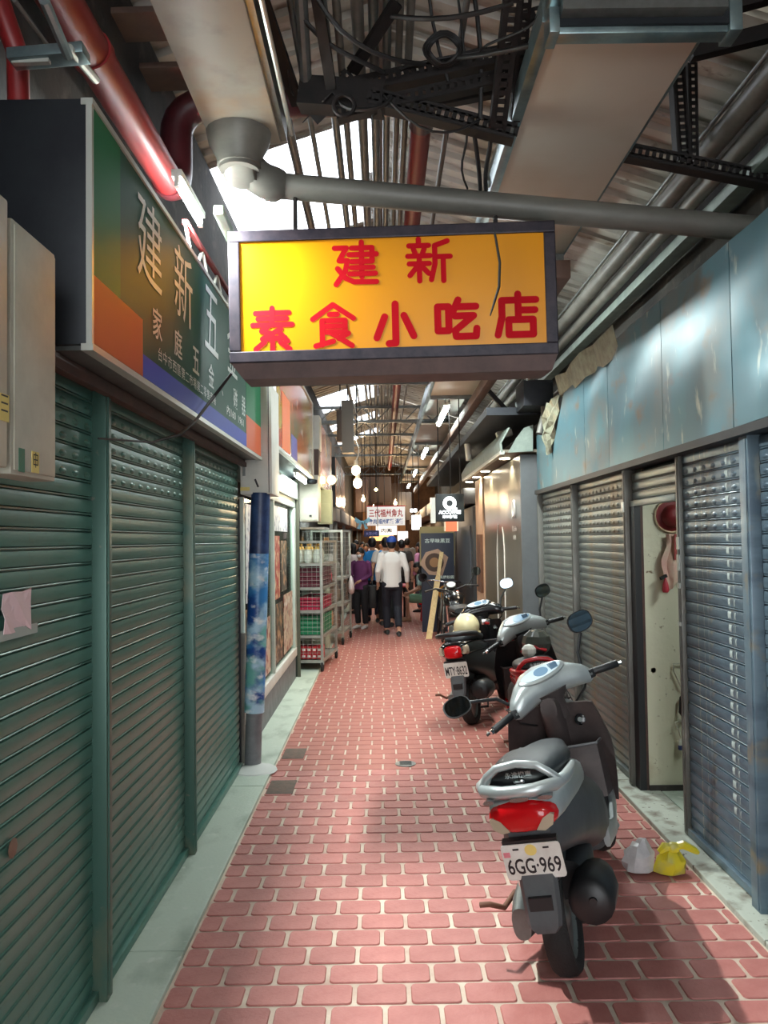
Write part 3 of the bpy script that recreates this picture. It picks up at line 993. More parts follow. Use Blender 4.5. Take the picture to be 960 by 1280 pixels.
# red lattice bracket above the sign
t = thing('lattice_bracket', 'small red lattice bracket on top of the green sign', 'bracket', (-1.0, 4.4, 3.12))
for a, b in (((-.98, 4.0, 3.13), (-.98, 5.6, 3.13)), ((-.98, 4.0, 3.32), (-.98, 5.6, 3.32))):
    MB().beam(a, b, .025, .025).build('rail', M['red_pipe'], t)
for j in range(8):
    y0 = 4.0 + j * .2
    MB().beam((-.98, y0, 3.13 if j % 2 else 3.32), (-.98, y0 + .2, 3.32 if j % 2 else 3.13), .014, .014).build('strut', M['alu'], t)

# beige gutter, hopper and drain pipe
GYE = 4.1
gl, gr, gzb = -.86, -.50, 3.76
t = thing('roof_gutter', 'wide beige box gutter overhead with a rust stain', 'gutter', (-.68, 2.5, gzb))
MB().box(gl, gr, YB, GYE, gzb, gzb + .18).build('trough', M['gutter'], t, bevel=.012)
MB().box(gr + .0, gr + .03, YB, GYE, gzb + .02, gzb + .2).build('side_flange', M['grey_metal'], t)
MB().cyl((gr + .06, YB, gzb + .03), (gr + .06, GYE - .05, gzb + .03), .012, n=8).build('edge_rod', M['alu'], t)
t = thing('drain_pipe', 'grey drain pipe sloping across the alley above the yellow sign', 'pipe', (0, GYE, 3.3))
ho = Vector((-.70, GYE - .12, gzb))
pl, pr = at_y(345, 232, GYE + .06), at_y(985, 290, GYE + .06)
MB().loft([[ho + Vector((rx * cos(2 * pi * k / 20), ry * sin(2 * pi * k / 20), dz)) for k in range(20)] for rx, ry, dz in ((.165, .16, .0), (.15, .15, -.06), (.112, .112, -.13), (.11, .11, -.17), (.10, .10, -.171), (.10, .10, -.19))]).build('hopper', M['pvc'], t, smooth=50)
eb = [ho + Vector((0, 0, -.15)), ho + Vector((0, .02, -.20))]
ez = pl.z
for a in (15, 30, 45, 60, 75, 90):
    eb.append(Vector((ho.x + .15 * (1 - cos(R(a))), ho.y + .02 + .14 * (a / 90), ez + .15 * (1 - sin(R(a))))))
eb.append(Vector((pl.x, GYE + .06, pl.z)))
MB().tube(eb, .088, 18).build('elbow', M['pvc'], t, smooth=60)
MB().cyl(eb[-2] + Vector((-.02, 0, 0)), pl, .088, .070, 18).build('socket', M['pvc'], t)
MB().cyl(pl, pr, .066, n=18).build('long_run', M['pvc'], t)
q = pl.lerp(pr, .955)
MB().cyl(q, q + (pr - pl).normalized() * .03, .071, n=18).build('joint_ring', M['pvc'], t)

for xx in (-.5, .55):
    zz = pl.lerp(pr, (cx + xx - pl.x) / (pr.x - pl.x)).z
    tag(MB().tube([(cx + xx, SY + .14, cz + hh - .02), (cx + xx, SY + .15, zz)], .012, 6).build('hanger_rod', M['black_steel']), 'steel rod that holds the yellow sign up', 'rod', 'rods holding the yellow sign')
# lamp above the sign: the tube that throws the scooter's shadow
def fluorescent(name, label, a, b, m, watt=0, group=None, r=.016, body=(.05, .035), up=Vector((0, 0, 1)), area=True, col=(.92, 1, .97), key=False):
    a, b = Vector(a), Vector(b)
    t = thing(name, label, 'lamp', (a + b) / 2, group=group)
    MB().beam(a + up * .045, b + up * .045, body[0], body[1]).build('housing', M['white'], t, bevel=.004)
    d = (b - a).normalized()
    MB().cyl(a + d * .03, b - d * .03, r, n=12).build('tube', m, t)
    for p in (a + d * .012, b - d * .012):
        MB().beam(p - up * .02, p + up * .04, .02, .03, up=d).build('socket', M['white'], t)
    if watt:
        ld = bpy.data.lights.new(name + '_light', 'AREA')
        ld.shape = 'RECTANGLE'
        ld.size, ld.size_y = (.22 if key else max((b - a).length * .9, .2)), .05
        ld.energy = watt
        ld.color = col
        lo = bpy.data.objects.new(name + '_light', ld)
        COL.objects.link(lo)
        x = d
        z = up
        y = z.cross(x).normalized()
        Mx = Matrix((x, y, z)).transposed().to_4x4()
        Mx.translation = ((a + b) / 2 + (d * .0 if key else Vector((0, 0, 0)))) - up * (r + .004)
        lo.matrix_world = Mx
    return t


fluorescent('fluorescent_lamp', 'bright fluorescent tube lamp above the green sign beside the red pipe end', (-.94, 3.68, 3.38), (-.94, 4.18, 3.38), M['tube_key'], 95, key=True)
tag(MB().beam((-.80, 3.95, 3.36), (-.80, 5.9, 3.28), .05, .05).build('pale_conduit_box', M['box_mint'], bevel=.006), 'pale square conduit running beside the lamp above the green sign', 'conduit')
# left upper ceiling bits: silver strip lamp housing and conduits near the viewer
t = thing('ceiling_strip', 'silver metal ceiling strip above the dark end of the green sign', 'strip', (-1.2, 2.3, 3.3))
MB().beam(at_y(14, 74, 2.45), at_y(108, 66, 2.45), .07, .035).build('channel', M['galv'], t, bevel=.004)
MB().beam(at_y(16, 77, 2.44), at_y(62, 75, 2.44), .02, .02).build('bright_edge', M['alu'], t)
for i, (a, b, r, k_) in enumerate((((55, 0), (85, 70), .016, 'galv'), ((18, 0), (62, 60), .007, 'wire_grey'), ((86, 60), (120, 100), .014, 'alu'))):
    tag(MB().cyl(at_y(*a, 2.2 + .1 * i), at_y(*b, 2.42 + .1 * i), r, n=8).build('ceiling_conduit', M[k_]), ['galvanised conduit slanting above the dark sign end', 'thin grey cable hanging above the dark sign end', 'bright conduit stub touching the red pipe'][i], 'conduit')
# cross boards (brown eave boards) between left wall and gutter
for i, yy in enumerate((3.72, 4.15)):
    tag(MB().beam((-1.25, yy, 4.155), (-.575, yy, 4.172), .22, .03, up=(0, 0, 1)).build('eave_board', M['beam_brown'], bevel=.004), ['brown eave board over the gutter, the one above the sign end', 'brown eave board over the gutter, the one closer to the red bend'][i], 'board')

# ------------------------------------------------------------------ slotted angle steel frames (dexion) in black
def slotted(parent, p0, p1, w=.055, name='slotted_bar', up=(0, 1, 0)):
    """angle bar with one plain flange and one flange punched with holes: two rails and rungs"""
    p0, p1 = Vector(p0), Vector(p1)
    d = (p1 - p0)
    L = d.length
    d = d.normalized()
    n = Vector(up)
    n = (n - d * n.dot(d)).normalized()
    s = d.cross(n).normalized()
    mb = MB()
    mb.beam(p0 + s * w * .35, p1 + s * w * .35, .32 * w, .006, up=n)
    mb.beam(p0 - s * w * .35, p1 - s * w * .35, .32 * w, .006, up=n)
    k_ = int(L / .037)
    for i in range(k_ + 1):
        c = p0 + d * (L * i / max(k_, 1))
        mb.beam(c - s * w * .32, c + s * w * .32, .022, .006, up=n)
    mb.beam(p0 - s * w * .5 + n * w * .5, p1 - s * w * .5 + n * w * .5, .006, w, up=n)
    return mb.build(name, M['black_steel'], parent, smooth=0)


TY = 3.75
extra_bars = [((470, 100), (600, 66), 3.9, .05), ((520, 130), (630, 108), 3.95, .05), ((430, 90), (470, 140), 3.8, .045), ((655, 20), (720, 0), 3.6, .05)]
t = thing('slotted_frame', 'black slotted angle steel frame carrying cables across the alley', 'frame', at_y(540, 140, TY))
slotted(t, at_y(412, 112, TY + .05), at_y(700, 50, TY - .15), .075)
slotted(t, at_y(420, 140, TY + .04), at_y(705, 76, TY - .1), .06)
slotted(t, at_y(462, 118, TY), at_y(645, 164, TY), .075)
slotted(t, at_y(642, 0, TY - .4), at_y(622, 168, TY + .02), .075)
slotted(t, at_y(660, -30, TY - .4), at_y(646, 150, TY + .05), .05)
slotted(t, at_y(410, 120, TY), Vector((-.38, YU - .12, top - .085)), .06)
for a_, b_, y_, w_ in extra_bars:
    slotted(t, at_y(*a_, y_), at_y(*b_, y_), w_)
MB().beam(at_y(376, 118, TY + .1), at_y(480, 125, TY + .05), .11, .14).build('junction_plate', M['black_steel'], t)
MB().tube([at_y(430, 132, TY - .02) + Vector((.05 * cos(a), 0, .05 * sin(a))) for a in [2 * pi * k / 14 for k in range(14)]], .010, 6, closed=True).build('cable_ring', M['black_steel'], t)
MB().beam(at_y(480, 116, TY + .35), at_y(700, 98, TY + .3), .08, .06).build('rear_beam', M['black_steel'], t)
t = thing('slotted_frame', 'black slotted angle steel hanger beside the beige tray, above the drain pipe', 'frame', at_y(860, 190, 4.3))
slotted(t, at_y(848, 75, 4.3), at_y(856, 200, 4.3), .07)
slotted(t, at_y(866, 78, 4.36), at_y(868, 205, 4.36), .05)
slotted(t, at_y(783, 186, 4.28), at_y(1000, 229, 4.28), .075)
MB().beam(at_y(862, 66, 3.9), at_y(975, 38, 3.9), .06, .075).build('cross_beam', M['black_steel'], t)
MB().beam(at_y(900, 10, 3.7), at_y(975, -10, 3.7), .06, .07).build('cross_beam', M['black_steel'], t)
# diagonal black stay and post on the left of the frame
for i, (a, b, ya, yb, w_) in enumerate((((324, -10), (372, 130), 3.3, 3.95, .06), ((440, 90), (496, 3), 3.8, 3.56, .055), ((395, -10), (415, 115), 3.4, 3.8, .05))):
    tag(MB().beam(at_y(*a, ya), at_y(*b, yb), w_, .03).build('steel_stay', M['black_steel']), ['long black steel stay slanting down to the maroon pipe', 'short black stay rising from the frame joint', 'dark upright stay meeting the frame joint'][i], 'stay')
# grey conduits and vertical pipes around the frame
a, b = at_y(376, -5, 3.5), at_y(384, 128, 3.9)
tag(MB().cyl(a + (a - b) * .45, b, .030, n=10).build('conduit', M['grey_metal']), 'grey upright conduit beside the black frame joint', 'conduit')
TT = 4.145
runs = [(-.53, .030, 'pvc', 'grey pipe along the alley nearest the skylights'), (-.39, .016, 'grey_metal', 'slim pipe crossing the bright skylight'), (-.245, .024, 'grey_metal', 'steel pipe along the alley second from the skylights'),
        (-.18, .020, 'pvc', 'thin grey pipe along the alley between the steel pipes'), (-.085, .030, 'pvc', 'grey pipe standing out against the skylight behind the drain pipe'), (-.01, .026, 'grey_metal', 'steel pipe along the alley on the skylight side of the red pipe'),
        (.055, .022, 'grey_metal', 'thin steel pipe just past the skylight edge'), (.115, .018, 'pvc', 'slim grey pipe close to the red centre pipe'), (.165, .020, 'pvc', 'thin pipe beside the red centre pipe'), (.42, .016, 'wire_grey', 'thin cable conduit between the red centre pipe and beige tray')]
for x, r, k_, lab in runs:
    tag(MB().cyl((x, -4, TT + r), (x, 26.8, TT + r), r, n=8).build('roof_conduit', M[k_], smooth=60), lab, 'conduit')
# cables: bundles and loops, each its own
rnd = random.Random(3)


def bar1(px):
    u = (px - 412) / 288
    return at_y(px, 112 - 62 * u, TY + .05 - .2 * u) + Vector((0, -.01, .02))


def bar2(px):
    u = (px - 420) / 285
    return at_y(px, 140 - 64 * u, TY + .04 - .14 * u) + Vector((0, -.01, .02))


def bar3(px):
    return at_y(px, 118 + 46 * (px - 462) / 183, TY) + Vector((0, -.01, .01))


def roof_at(x, y):
    return Vector((x, y, RZ - (RZ - EZL) / (RIDGE - EL) * abs(x - RIDGE) + .002))


def on_drain(px):
    u = (px - 345) / (985 - 345)
    return pl.lerp(pr, u) + Vector((0, -.03, .062))


up_ = lambda y: at_y(642, 0, TY - .4).lerp(at_y(622, 168, TY + .02), y)
tedge = lambda y: Vector((tl_edge, y, 3.80))
tl_edge = at_z(625, 232, 3.72).x - .045
cl = [(at_y(377, 20, 3.56), bar1(480), .05, 'thin black cable sagging from the conduit to the frame joint'), (at_y(397, 0, 3.41), bar1(530), .10, 'long black cable crossing above the frame'), (at_y(485, 20, 3.61), up_(.02), .05, 'black cable over the top of the slotted frame'),
      (bar1(500), bar1(640), .005, 'black cable lying along the upper slotted bar'), (roof_at(.14, 3.6), bar2(560), .0, 'black cable dropping onto the second slotted bar'), (roof_at(.24, 3.55), bar1(580), .0, 'cable dropping onto the upper slotted bar'), (roof_at(.42, 3.6), bar3(600), .0, 'cable hanging past the slotted frame end'),
      (bar1(560), tedge(3.35), .02, 'straight thin cable running to the beige tray'), (bar3(590), on_drain(600), .0, 'cable dangling beside the tray edge lamp'), (bar3(575), on_drain(584), .0, 'short cable dangling beside the red pipe'), (bar3(612), on_drain(607), .0, 'long cable dangling near the tray bracket'),
      (bar3(480), bar3(600), .13, 'drooping cable loop below the slotted frame'), (at_y(353, 70, 3.66), at_y(372, 124, 3.92), .03, 'thin cable curl beside the black stay'), (at_y(425, 128, 3.78), bar3(490), .06, 'cable loop under the frame junction'), (bar1(600), tedge(3.15), .02, 'thin cable slanting up to the tray')]
for p, q, sg, lab in cl:
    s_ = rnd.uniform(-1, 1)
    pts = [p.lerp(q, u / 8) + Vector((.03 * s_ * sin(pi * u / 8 * 2), -.02 * sin(pi * u / 8), -sg * sin(pi * u / 8))) for u in range(9)]
    tag(MB().tube(pts, rnd.choice((.006, .008, .011)), 6).build('cable', M['wire'], smooth=60), lab, 'cable')
t = thing('cable_coil', 'coil of black cable hung on the slotted frame', 'cable', at_y(555, 62, 3.66))
for j in range(3):
    MB().tube([at_y(555, 62, 3.64 + .022 * j) + Vector(((.07 + .012 * j) * cos(a), .01 * sin(3 * a), (.06 + .01 * j) * sin(a))) for a in [2 * pi * k / 18 for k in range(18)]], .009, 6, closed=True).build('loop', M['wire'], t, smooth=60)

# ------------------------------------------------------------------ beige tray with lamps over the right half of the alley
TZ = 3.72
tl, tr = at_z(625, 232, TZ).x + .0, at_z(752, 242, TZ).x
secs = [(.35, 2.98), (3.06, 5.7), (8.6, 11.3), (14.1, 16.8), (19.6, 22.3), (25.1, 27.8)]
gaps = [(-.1, .35), (5.7, 8.6), (11.3, 14.1), (16.8, 19.6), (22.3, 25.1), (27.8, 31)]
names = ['beige overhead tray panel in front of the steel bracket', 'large plain beige overhead tray panel above the drain pipe', 'grey overhead tray panel just behind the yellow sign', 'grey overhead tray panel between two lit lamp bays', 'small far tray panel after the second lamp bay', 'tiny far tray panel near the market signs']
for (a, b), lab in zip(secs, names):
    t = thing('ceiling_tray', lab, 'tray', (tl, (a + b) / 2, TZ))
    MB().box(tl, tr, a, b, TZ, TZ + .02).build('panel', M['tray'], t, bevel=.003)
    MB().box(tl - .05, tl, a, b, TZ - .008, TZ + .10).build('side_edge', M['galv'], t, bevel=.003)
    MB().box(tr, tr + .012, a, b, TZ - .0, TZ + .08).build('side_edge', M['galv'], t)
    MB().box(tl, tr, b - .06, b, TZ - .05, TZ + .0).build('end_lip', M['grey_metal'], t)
t = thing('tray_bracket', 'galvanised steel channel bracket under the beige tray', 'bracket', (.9, 3.02, TZ))
a, b = at_y(690, 34, 3.02), at_y(915, 30, 3.02)
MB().box(a.x, b.x, 2.99, 3.06, a.z - .045, a.z + .02).build('channel', M['galv'], t, bevel=.006)
MB().box(a.x + .02, b.x - .03, 2.975, 2.99, a.z - .02, a.z + .028).build('upper_lip', M['sheet_dark'], t)
MB().box(b.x - .03, b.x + .02, 2.97, 3.08, a.z - .05, a.z + .07).build('end_plate', M['galv'], t, bevel=.004)
MB().box(a.x - .02, a.x + .02, 2.97, 3.08, a.z - .05, a.z + .10).build('end_plate', M['galv'], t, bevel=.004)
xm = (tl + tr) / 2
fl = ['fluorescent lamp in the tray bay before the first beige panel', 'fluorescent lamp in the tray bay hidden by the yellow sign', 'long bright fluorescent lamp in the lit bay after the grey tray panel', 'fluorescent lamp in the next lamp bay down the alley', 'small far fluorescent lamp in the third bay in view', 'tiny farthest fluorescent lamp of the tray row']
for (a, b), lab in zip(gaps, fl):
    w_ = 45 if a == 5.7 else 8
    c = (a + b) / 2
    hl = min(.95, (b - a) / 2 - .02)
    fluorescent('tray_lamp', lab, (xm - .03, c - hl, TZ - .08), (xm - .03, c + hl, TZ - .08), M['tube_tray'], w_, r=.032, body=(.09, .035))
    tl2 = [o for o in bpy.data.objects if o.get('label') == lab][0]
    for yy in (c - hl * .6, c + hl * .6):
        MB().cyl((xm - .03, yy, TZ - .02), (xm - .03, yy, TZ + .165), .008, n=6).build('stem', M['grey_metal'], tl2)
    t = thing('lamp_bay_cover', '', 'reflector', (xm, c, TZ + .1))
    t['label'] = lab.replace('fluorescent lamp', 'pale reflector over the lamp').replace('long bright ', '').replace('small far ', '').replace('tiny farthest ', 'farthest ')
    MB().box(tl, tr, a, b, TZ + .16, TZ + .18).build('plate', M['white'], t)
    MB().box(tl - .05, tl, a, b, TZ - .008, TZ + .16).build('side_edge', M['galv'], t)
# small bright clip at tray edge end (perforated bracket)
t = thing('perforated_bracket', 'bright perforated metal bracket at the tray edge by the drain pipe', 'bracket', at_y(617, 215, 4.6))
slotted(t, at_y(628, 180, 4.62), at_y(610, 232, 4.62), .06, 'bright_bar').data.materials[0] = M['alu']

# brown beam along the tray's right edge, farther on
tag(MB().box(1.16, 1.26, 5.2, 30, 3.40, 3.52).build('long_beam', M['beam_brown'], bevel=.006), 'brown painted beam along the alley below the tray lamps', 'beam')
# pipes along the right wall above the fascia
pr_ = [((937, 127), 1.88, .06, 'pvc', 'grey pipe highest above the blue fascia'), ((945, 165), 1.98, .05, 'pvc', 'beige pipe second above the blue fascia'), ((945, 215), 2.08, .07, 'awning', 'pale green duct strip above the blue fascia'), ((940, 285), 1.86, .018, 'alu', 'thin bright rail just above the blue fascia'), ((850, 205), 1.82, .012, 'grey_metal', 'thin rod along the eave above the pipes')]
for (px, py), X, r, k_, lab in pr_:
    p = at_x(px, py, X)
    if r == .07:
        tag(MB().box(p.x - .05, p.x + .06, 1.0, 12, p.z - .028, p.z + .045).build('duct_strip', M[k_], bevel=.006), lab, 'duct')
    else:
        tag(MB().cyl((p.x, 1.0, p.z), (p.x, 14, p.z), r, n=12).build('wall_pipe', M[k_]), lab, 'pipe')
# clutter on the far right upper side: brackets, boxes and bent pipes
rr = random.Random(11)
cl = ['dark cable box on the right wall after the torn fascia', 'bent grey pipe in the dark corner after the torn fascia', 'small pale junction box above the awning', 'white conduit stub hanging above the awning', 'angled dark strut above the awning', 'dark ledge over the coffee awning']
p = at_y(672, 492, 8.0)
tag(MB().box(p.x - .14, p.x + .16, 8.0, 8.46, p.z - .12, p.z + .14).build('cable_box', M['sheet_dark'], bevel=.01), cl[0], 'box')
tag(MB().tube([(p.x + .08, 8.08, p.z - .11), (p.x + .08, 8.08, p.z - .2), (p.x + .05, 8.07, p.z - .3), (p.x + .02, 8.05, p.z - .40)], .035, 10).build('bent_pipe', M['pvc'], smooth=60), cl[1], 'pipe')
p = Vector((1.47, 9.6, 2.94))
o = MB().beam(p + Vector((-.08, 0, -.02)), p + Vector((.10, 0, .025)), .12, .09).build('junction_box', M['box_cream'], bevel=.008)
tag(o, cl[2], 'box')
p = at_y(586, 565, 11)
tag(MB().cyl(p + Vector((0, 0, -.12)), Vector((p.x - .02, p.y, 3.0)), .04, n=10).build('conduit_stub', M['white']), cl[3], 'conduit')
tag(MB().beam((1.6, 9.4, 3.07), (1.25, 9.4, 3.46), .05, .05).build('dark_strut', M['black_steel']), cl[4], 'strut')
tag(MB().box(1.12, 1.795, 8.45, 20, 3.0, 3.08).build('wall_ledge', M['sheet_dark']), cl[5], 'ledge')
# ================================================================== blue wrapped pillar and white cabinet
pb_, pt_ = at_z(311, 962), at_y(324, 620, 6.0)
pb_.x += .028
PX = pb_.x
PYY = pb_.y
t = thing('wrapped_pillar', 'leaning round pillar wrapped in blue sea and sky print, grey foot', 'pillar', (PX, PYY, 0))
zt_ = at_y(322, 618, PYY).z + .01
xt_ = at_y(326, 620, PYY).x
z_at = lambda py: at_y(313, py, PYY).z
M['print'] = layered('sea_print', lin(58, 128, 190), [(lin(170, 206, 226), 4, .44, .56, (1, 1, 1.2)), (lin(26, 70, 140), 3.4, .54, .62, (1, 1, 1.5)), (lin(110, 176, 168), 4, .56, .66, (1, 1, 1.5)), (lin(236, 240, 242), 8, .56, .68, (1, 1, 1.4))], .35)
M['print_dark'] = mat('night_print', lin(30, 40, 78), .4, col2=lin(60, 84, 130), scale=9)


def pil(z):
    u = z / zt_
    return Vector((PX + (xt_ - PX) * u, PYY, z))


MB().tube([pil(.0), pil(z_at(888))], [.062, .062], 16).build('foot', M['concrete_post'], t)
MB().tube([pil(z_at(890)), pil(1.0), pil(z_at(690))], [.075, .076, .074], 16).build('blue_wrap', M['print'], t)
MB().tube([pil(z_at(692)), pil(zt_)], [.0745, .072], 16).build('dark_wrap', M['print_dark'], t)
tag(MB().cyl((PX - .10, PYY + .1, .02), (PX - .09, PYY + .1, 1.0), .028, n=10).build('drain_pipe_upright', M['pvc']), 'thin grey upright pipe beside the wrapped pillar foot', 'pipe')
p = at_z(318, 966)
tag(MB().lathe([(.17, 0), (.16, .012), (.1, .022), (.08, .03)], (p.x, p.y, .018), n=14).build('mortar_spill', flat('mortar', (206, 208, 204), .8)), 'white mortar spill around the wrapped pillar foot', 'mortar')
BY = gy1_end + .01
q0, q1 = at_y(296, 618, BY), at_y(339, 480, BY)
q0.x = XL + .03
t = thing('wall_cabinet', 'white electrical cabinet with grey outlined doors above the wrapped pillar', 'cabinet', (q0.x, BY, q0.z))
MB().box(q0.x, q1.x, BY, BY + .42, q0.z, q1.z).build('body', M['white'], t, bevel=.008)
zm = at_y(320, 567, BY).z
for a, b in ((q0.z + .02, zm - .006), (zm + .006, q1.z - .02)):
    MB().box(q0.x + .02, q1.x - .03, BY - .008, BY + .002, a, b).build('door', M['white'], t, bevel=.003)
MB().box(q1.x - .026, q1.x - .021, BY - .003, BY, q0.z + .01, q1.z - .01).build('seam', M['ink'], t)
p = at_y(305, 590, BY)
MB().box(p.x - .01, p.x + .012, BY - .011, BY - .007, p.z - .03, p.z + .05).build('lock_plate', M['grey_metal'], t)
p = at_y(309, 611, BY)
MB().box(p.x - .05, p.x + .02, BY - .0095, BY - .007, p.z - .015, p.z + .012).build('yellow_label', M['sticker_yellow'], t)
p = at_y(321, 604, BY)
MB().beam((p.x - .012, BY - .009, p.z + .03), (p.x + .012, BY - .009, p.z - .03), .014, .004, up=(0, 1, 0)).build('handle', M['ink'], t)

# ================================================================== glazed shop front with posters
GYa, GYb, GXX = 6.15, 9.95, -1.10
tag(MB().box(-2.6, -1.9, GYa - .1, 10.2, 0, 2.9).build('wall_shop_inside', flat('shop_inside', (196, 196, 176))), kind='structure')
t = thing('shop_window', 'glazed shop front pasted with food posters, white sill below', 'shop window', (GXX, 8, 0))
MB().box(GXX - .02, GXX + .035, GYa, GYb - .12, .30, .40).build('sill', M['white'], t, bevel=.006)
MB().box(GXX - .03, GXX + .015, GYa, GYb - .12, .02, .30).build('kick_board', M['concrete_post'], t)
MB().box(GXX - .02, GXX + .03, BY + .43, GYb - .12, 2.10, 2.20).build('head', M['mintwhite'], t, bevel=.006)
for yy, w_, k_ in ((GYa + .03, .06, 'mintwhite'), (7.9, .05, 'mintwhite'), (GYb - .16, .16, 'mintwhite')):
    MB().box(GXX - .02, GXX + .03, yy - w_ / 2, yy + w_ / 2, .40, 2.10 if yy > 7 else q0.z - .01).build('mullion', M[k_], t, bevel=.004)
for a, b in ((GYa + .06, 7.87), (7.93, GYb - .24)):
    MB().box(GXX - .006, GXX, a, b, .40, 2.10 if a > 7 else q0.z - .01).build('pane', M['glass'], t)
# posters on the glass (flat print)
M['poster1'] = layered('poster_food', lin(206, 186, 160), [(lin(150, 60, 44), 9, .52, .6, X1), (lin(60, 70, 40), 12, .6, .68, X1), (lin(235, 230, 216), 7, .58, .66, X1)], .4)
M['poster2'] = layered('poster_red', lin(176, 60, 52), [(lin(230, 200, 160), 10, .5, .58, X1), (lin(70, 40, 30), 14, .6, .68, X1)], .4)
M['poster3'] = layered('poster_white', lin(226, 226, 222), [(lin(130, 130, 150), 16, .54, .62, X1), (lin(180, 120, 90), 10, .62, .7, X1)], .4)
M['poster4'] = layered('poster_dark', lin(70, 66, 56), [(lin(190, 150, 110), 9, .52, .6, X1), (lin(226, 216, 190), 12, .6, .68, X1)], .4)
posters = [(6.3, 6.85, .45, 1.15, 'poster4', 'dark food poster low in the shop window by the pillar'), (6.95, 7.75, .45, .98, 'poster1', 'tan food poster low in the shop window'), (8.0, 8.7, .45, 1.05, 'poster4', 'dark poster at the bottom of the second pane'), (8.8, 9.65, .45, 1.1, 'poster1', 'tan food poster at the bottom of the second pane'),
           (6.95, 7.4, 1.02, 1.6, 'poster2', 'red poster in the middle of the first pane'), (8.0, 8.5, 1.1, 1.75, 'poster2', 'red poster in the middle of the second pane'), (8.6, 9.1, 1.15, 1.7, 'poster4', 'dark poster in the middle of the second pane'), (8.1, 9.2, 1.8, 2.06, 'poster3', 'white notice with small print at the top of the window'), (6.4, 6.8, 1.2, 2.0, 'poster3', 'tall white sheet on the first pane')]
for a, b, c, d, k_, lab in posters:
    tag(MB().box(GXX + .001, GXX + .0045, a, b, c, d).build('poster', M[k_]), lab, 'poster')
# shutter housing above the shop with lamp, dark corner post
t = thing('shutter_housing', 'pale mint shutter housing above the glazed shop front', 'housing', (GXX, 8, 2.2))
MB().box(GXX - .115, GXX + .06, BY + .43, GYb - .05, 2.20, 2.40).build('lower_box', M['mintwhite'], t, bevel=.008)
MB().box(GXX - .115, GXX - .05, BY + .43, GYb - .05, 2.40, 2.47).build('upper_box', M['mintwhite'], t, bevel=.008)
t = thing('corner_post', 'dark green-black corner post at the end of the glazed shop', 'post', (GXX, GYb, 0))
MB().box(GXX - .1, GXX + .06, GYb - .04, GYb + .05, .0, 2.46).build('upright', flat('post_dark_green', (42, 50, 42)), t, bevel=.005)
MB().box(GXX + .03, GXX + .068, GYb - .05, GYb - .041, .0, 2.46).build('edge', flat('post_brown_edge', (82, 82, 66)), t)
fluorescent('shop_lamp', 'fluorescent lamp under the colourful sign of the glazed shop', (-.93, 8.6, 2.40), (-.93, 9.7, 2.40), M['tube_white'], 8)
fluorescent('shop_lamp', 'smaller fluorescent lamp at the second colourful sign', (-.87, 12.1, 2.355), (-.87, 13.1, 2.355), M['tube_white'], 5)
tag(MB().lathe([(.05, 0), (.07, .015), (.07, .05), (.03, .06)], (-.87, 9.9, 2.396), n=14).build('round_socket', M['sheet_dark']), 'round dark lamp socket below the shop lamp', 'socket')
# colourful shop signs
M['multi'] = layered('sign_multicolour', lin(196, 116, 60), [(lin(196, 90, 62), .9, .46, .5, X1), (lin(190, 160, 70), 1.1, .54, .57, X1), (lin(110, 120, 74), 1.3, .56, .6, X1), (lin(96, 84, 140), 2.2, .64, .68, X1), (lin(222, 200, 190), 3, .66, .76, X1)], .15)
t = thing('shop_sign', 'glossy multicoloured orange shop sign above the glazed shop', 'sign', (-.86, 8, 2.46))
MB().box(-1.15, -.872, 6.45, 9.95, 2.47, 3.40).build('casing', M['sheet_dark'], t)
MB().box(-.874, -.858, 6.47, 9.93, 2.49, 3.38).build('face', M['multi'], t)
fr = MB()
fr.box(-.88, -.848, 6.43, 9.97, 2.455, 2.485).box(-.88, -.848, 6.43, 9.97, 3.385, 3.41).box(-.88, -.848, 6.43, 6.46, 2.455, 3.41).box(-.88, -.848, 9.94, 9.97, 2.455, 3.41)
fr.build('edge_frame', M['alu'], t, smooth=0)
for i, (ch, yy) in enumerate((('小', 7.2), ('吃', 8.1), ('店', 9.0))):
    pass
MB().box(-.858, -.856, 7.6, 8.1, 2.5, 2.72).build('purple_patch', flat('purple_patch', (84, 76, 150)), t)
MB().box(-.858, -.856, 6.9, 7.5, 2.5, 3.0).build('orange_patch', flat('orange_patch', (214, 108, 56)), t)
t = thing('shop_sign', 'reddish shop sign behind the brown speaker box', 'sign', (-.84, 12, 2.4))
MB().box(-1.15, -.85, 10.8, 13.4, 2.45, 3.35).build('casing', M['sheet_dark'], t)
MB().box(-.852, -.84, 10.82, 13.38, 2.47, 3.33).build('face', layered('sign_reddish', lin(176, 110, 92), [(lin(206, 160, 120), 1.4, .48, .56, X1), (lin(140, 130, 120), 1.2, .58, .64, X1)], .2), t)
MB().box(-.86, -.83, 10.8, 13.4, 2.43, 2.46).build('edge_frame', M['alu'], t)
t = thing('shop_sign', 'narrow pinkish shop sign over the far crates', 'sign', (-.82, 16, 2.3))
MB().box(-1.15, -.84, 14.4, 17.8, 2.3, 3.2).build('casing', M['sheet_dark'], t)
MB().box(-.842, -.83, 14.42, 17.78, 2.32, 3.18).build('face', layered('sign_pinkish', lin(190, 140, 110), [(lin(214, 170, 150), 1.4, .48, .56, X1), (lin(130, 110, 150), 1.2, .6, .64, X1)], .2), t)
t = thing('speaker_box', 'brown box with a pale top fixed between the colourful signs', 'speaker', (-.85, 10.3, 2.5))
MB().box(-.98, -.80, 10.15, 10.45, 2.52, 2.86).build('brown_body', flat('brown_speaker', (74, 50, 40)), t, bevel=.01)
MB().box(-1.0, -.79, 10.2, 10.5, 2.86, 3.30).build('pale_body', M['white'], t, bevel=.01)
t = thing('meter_box', 'cream meter box hung under the shop lamp', 'meter box', (-.9, 10.1, 1.9))
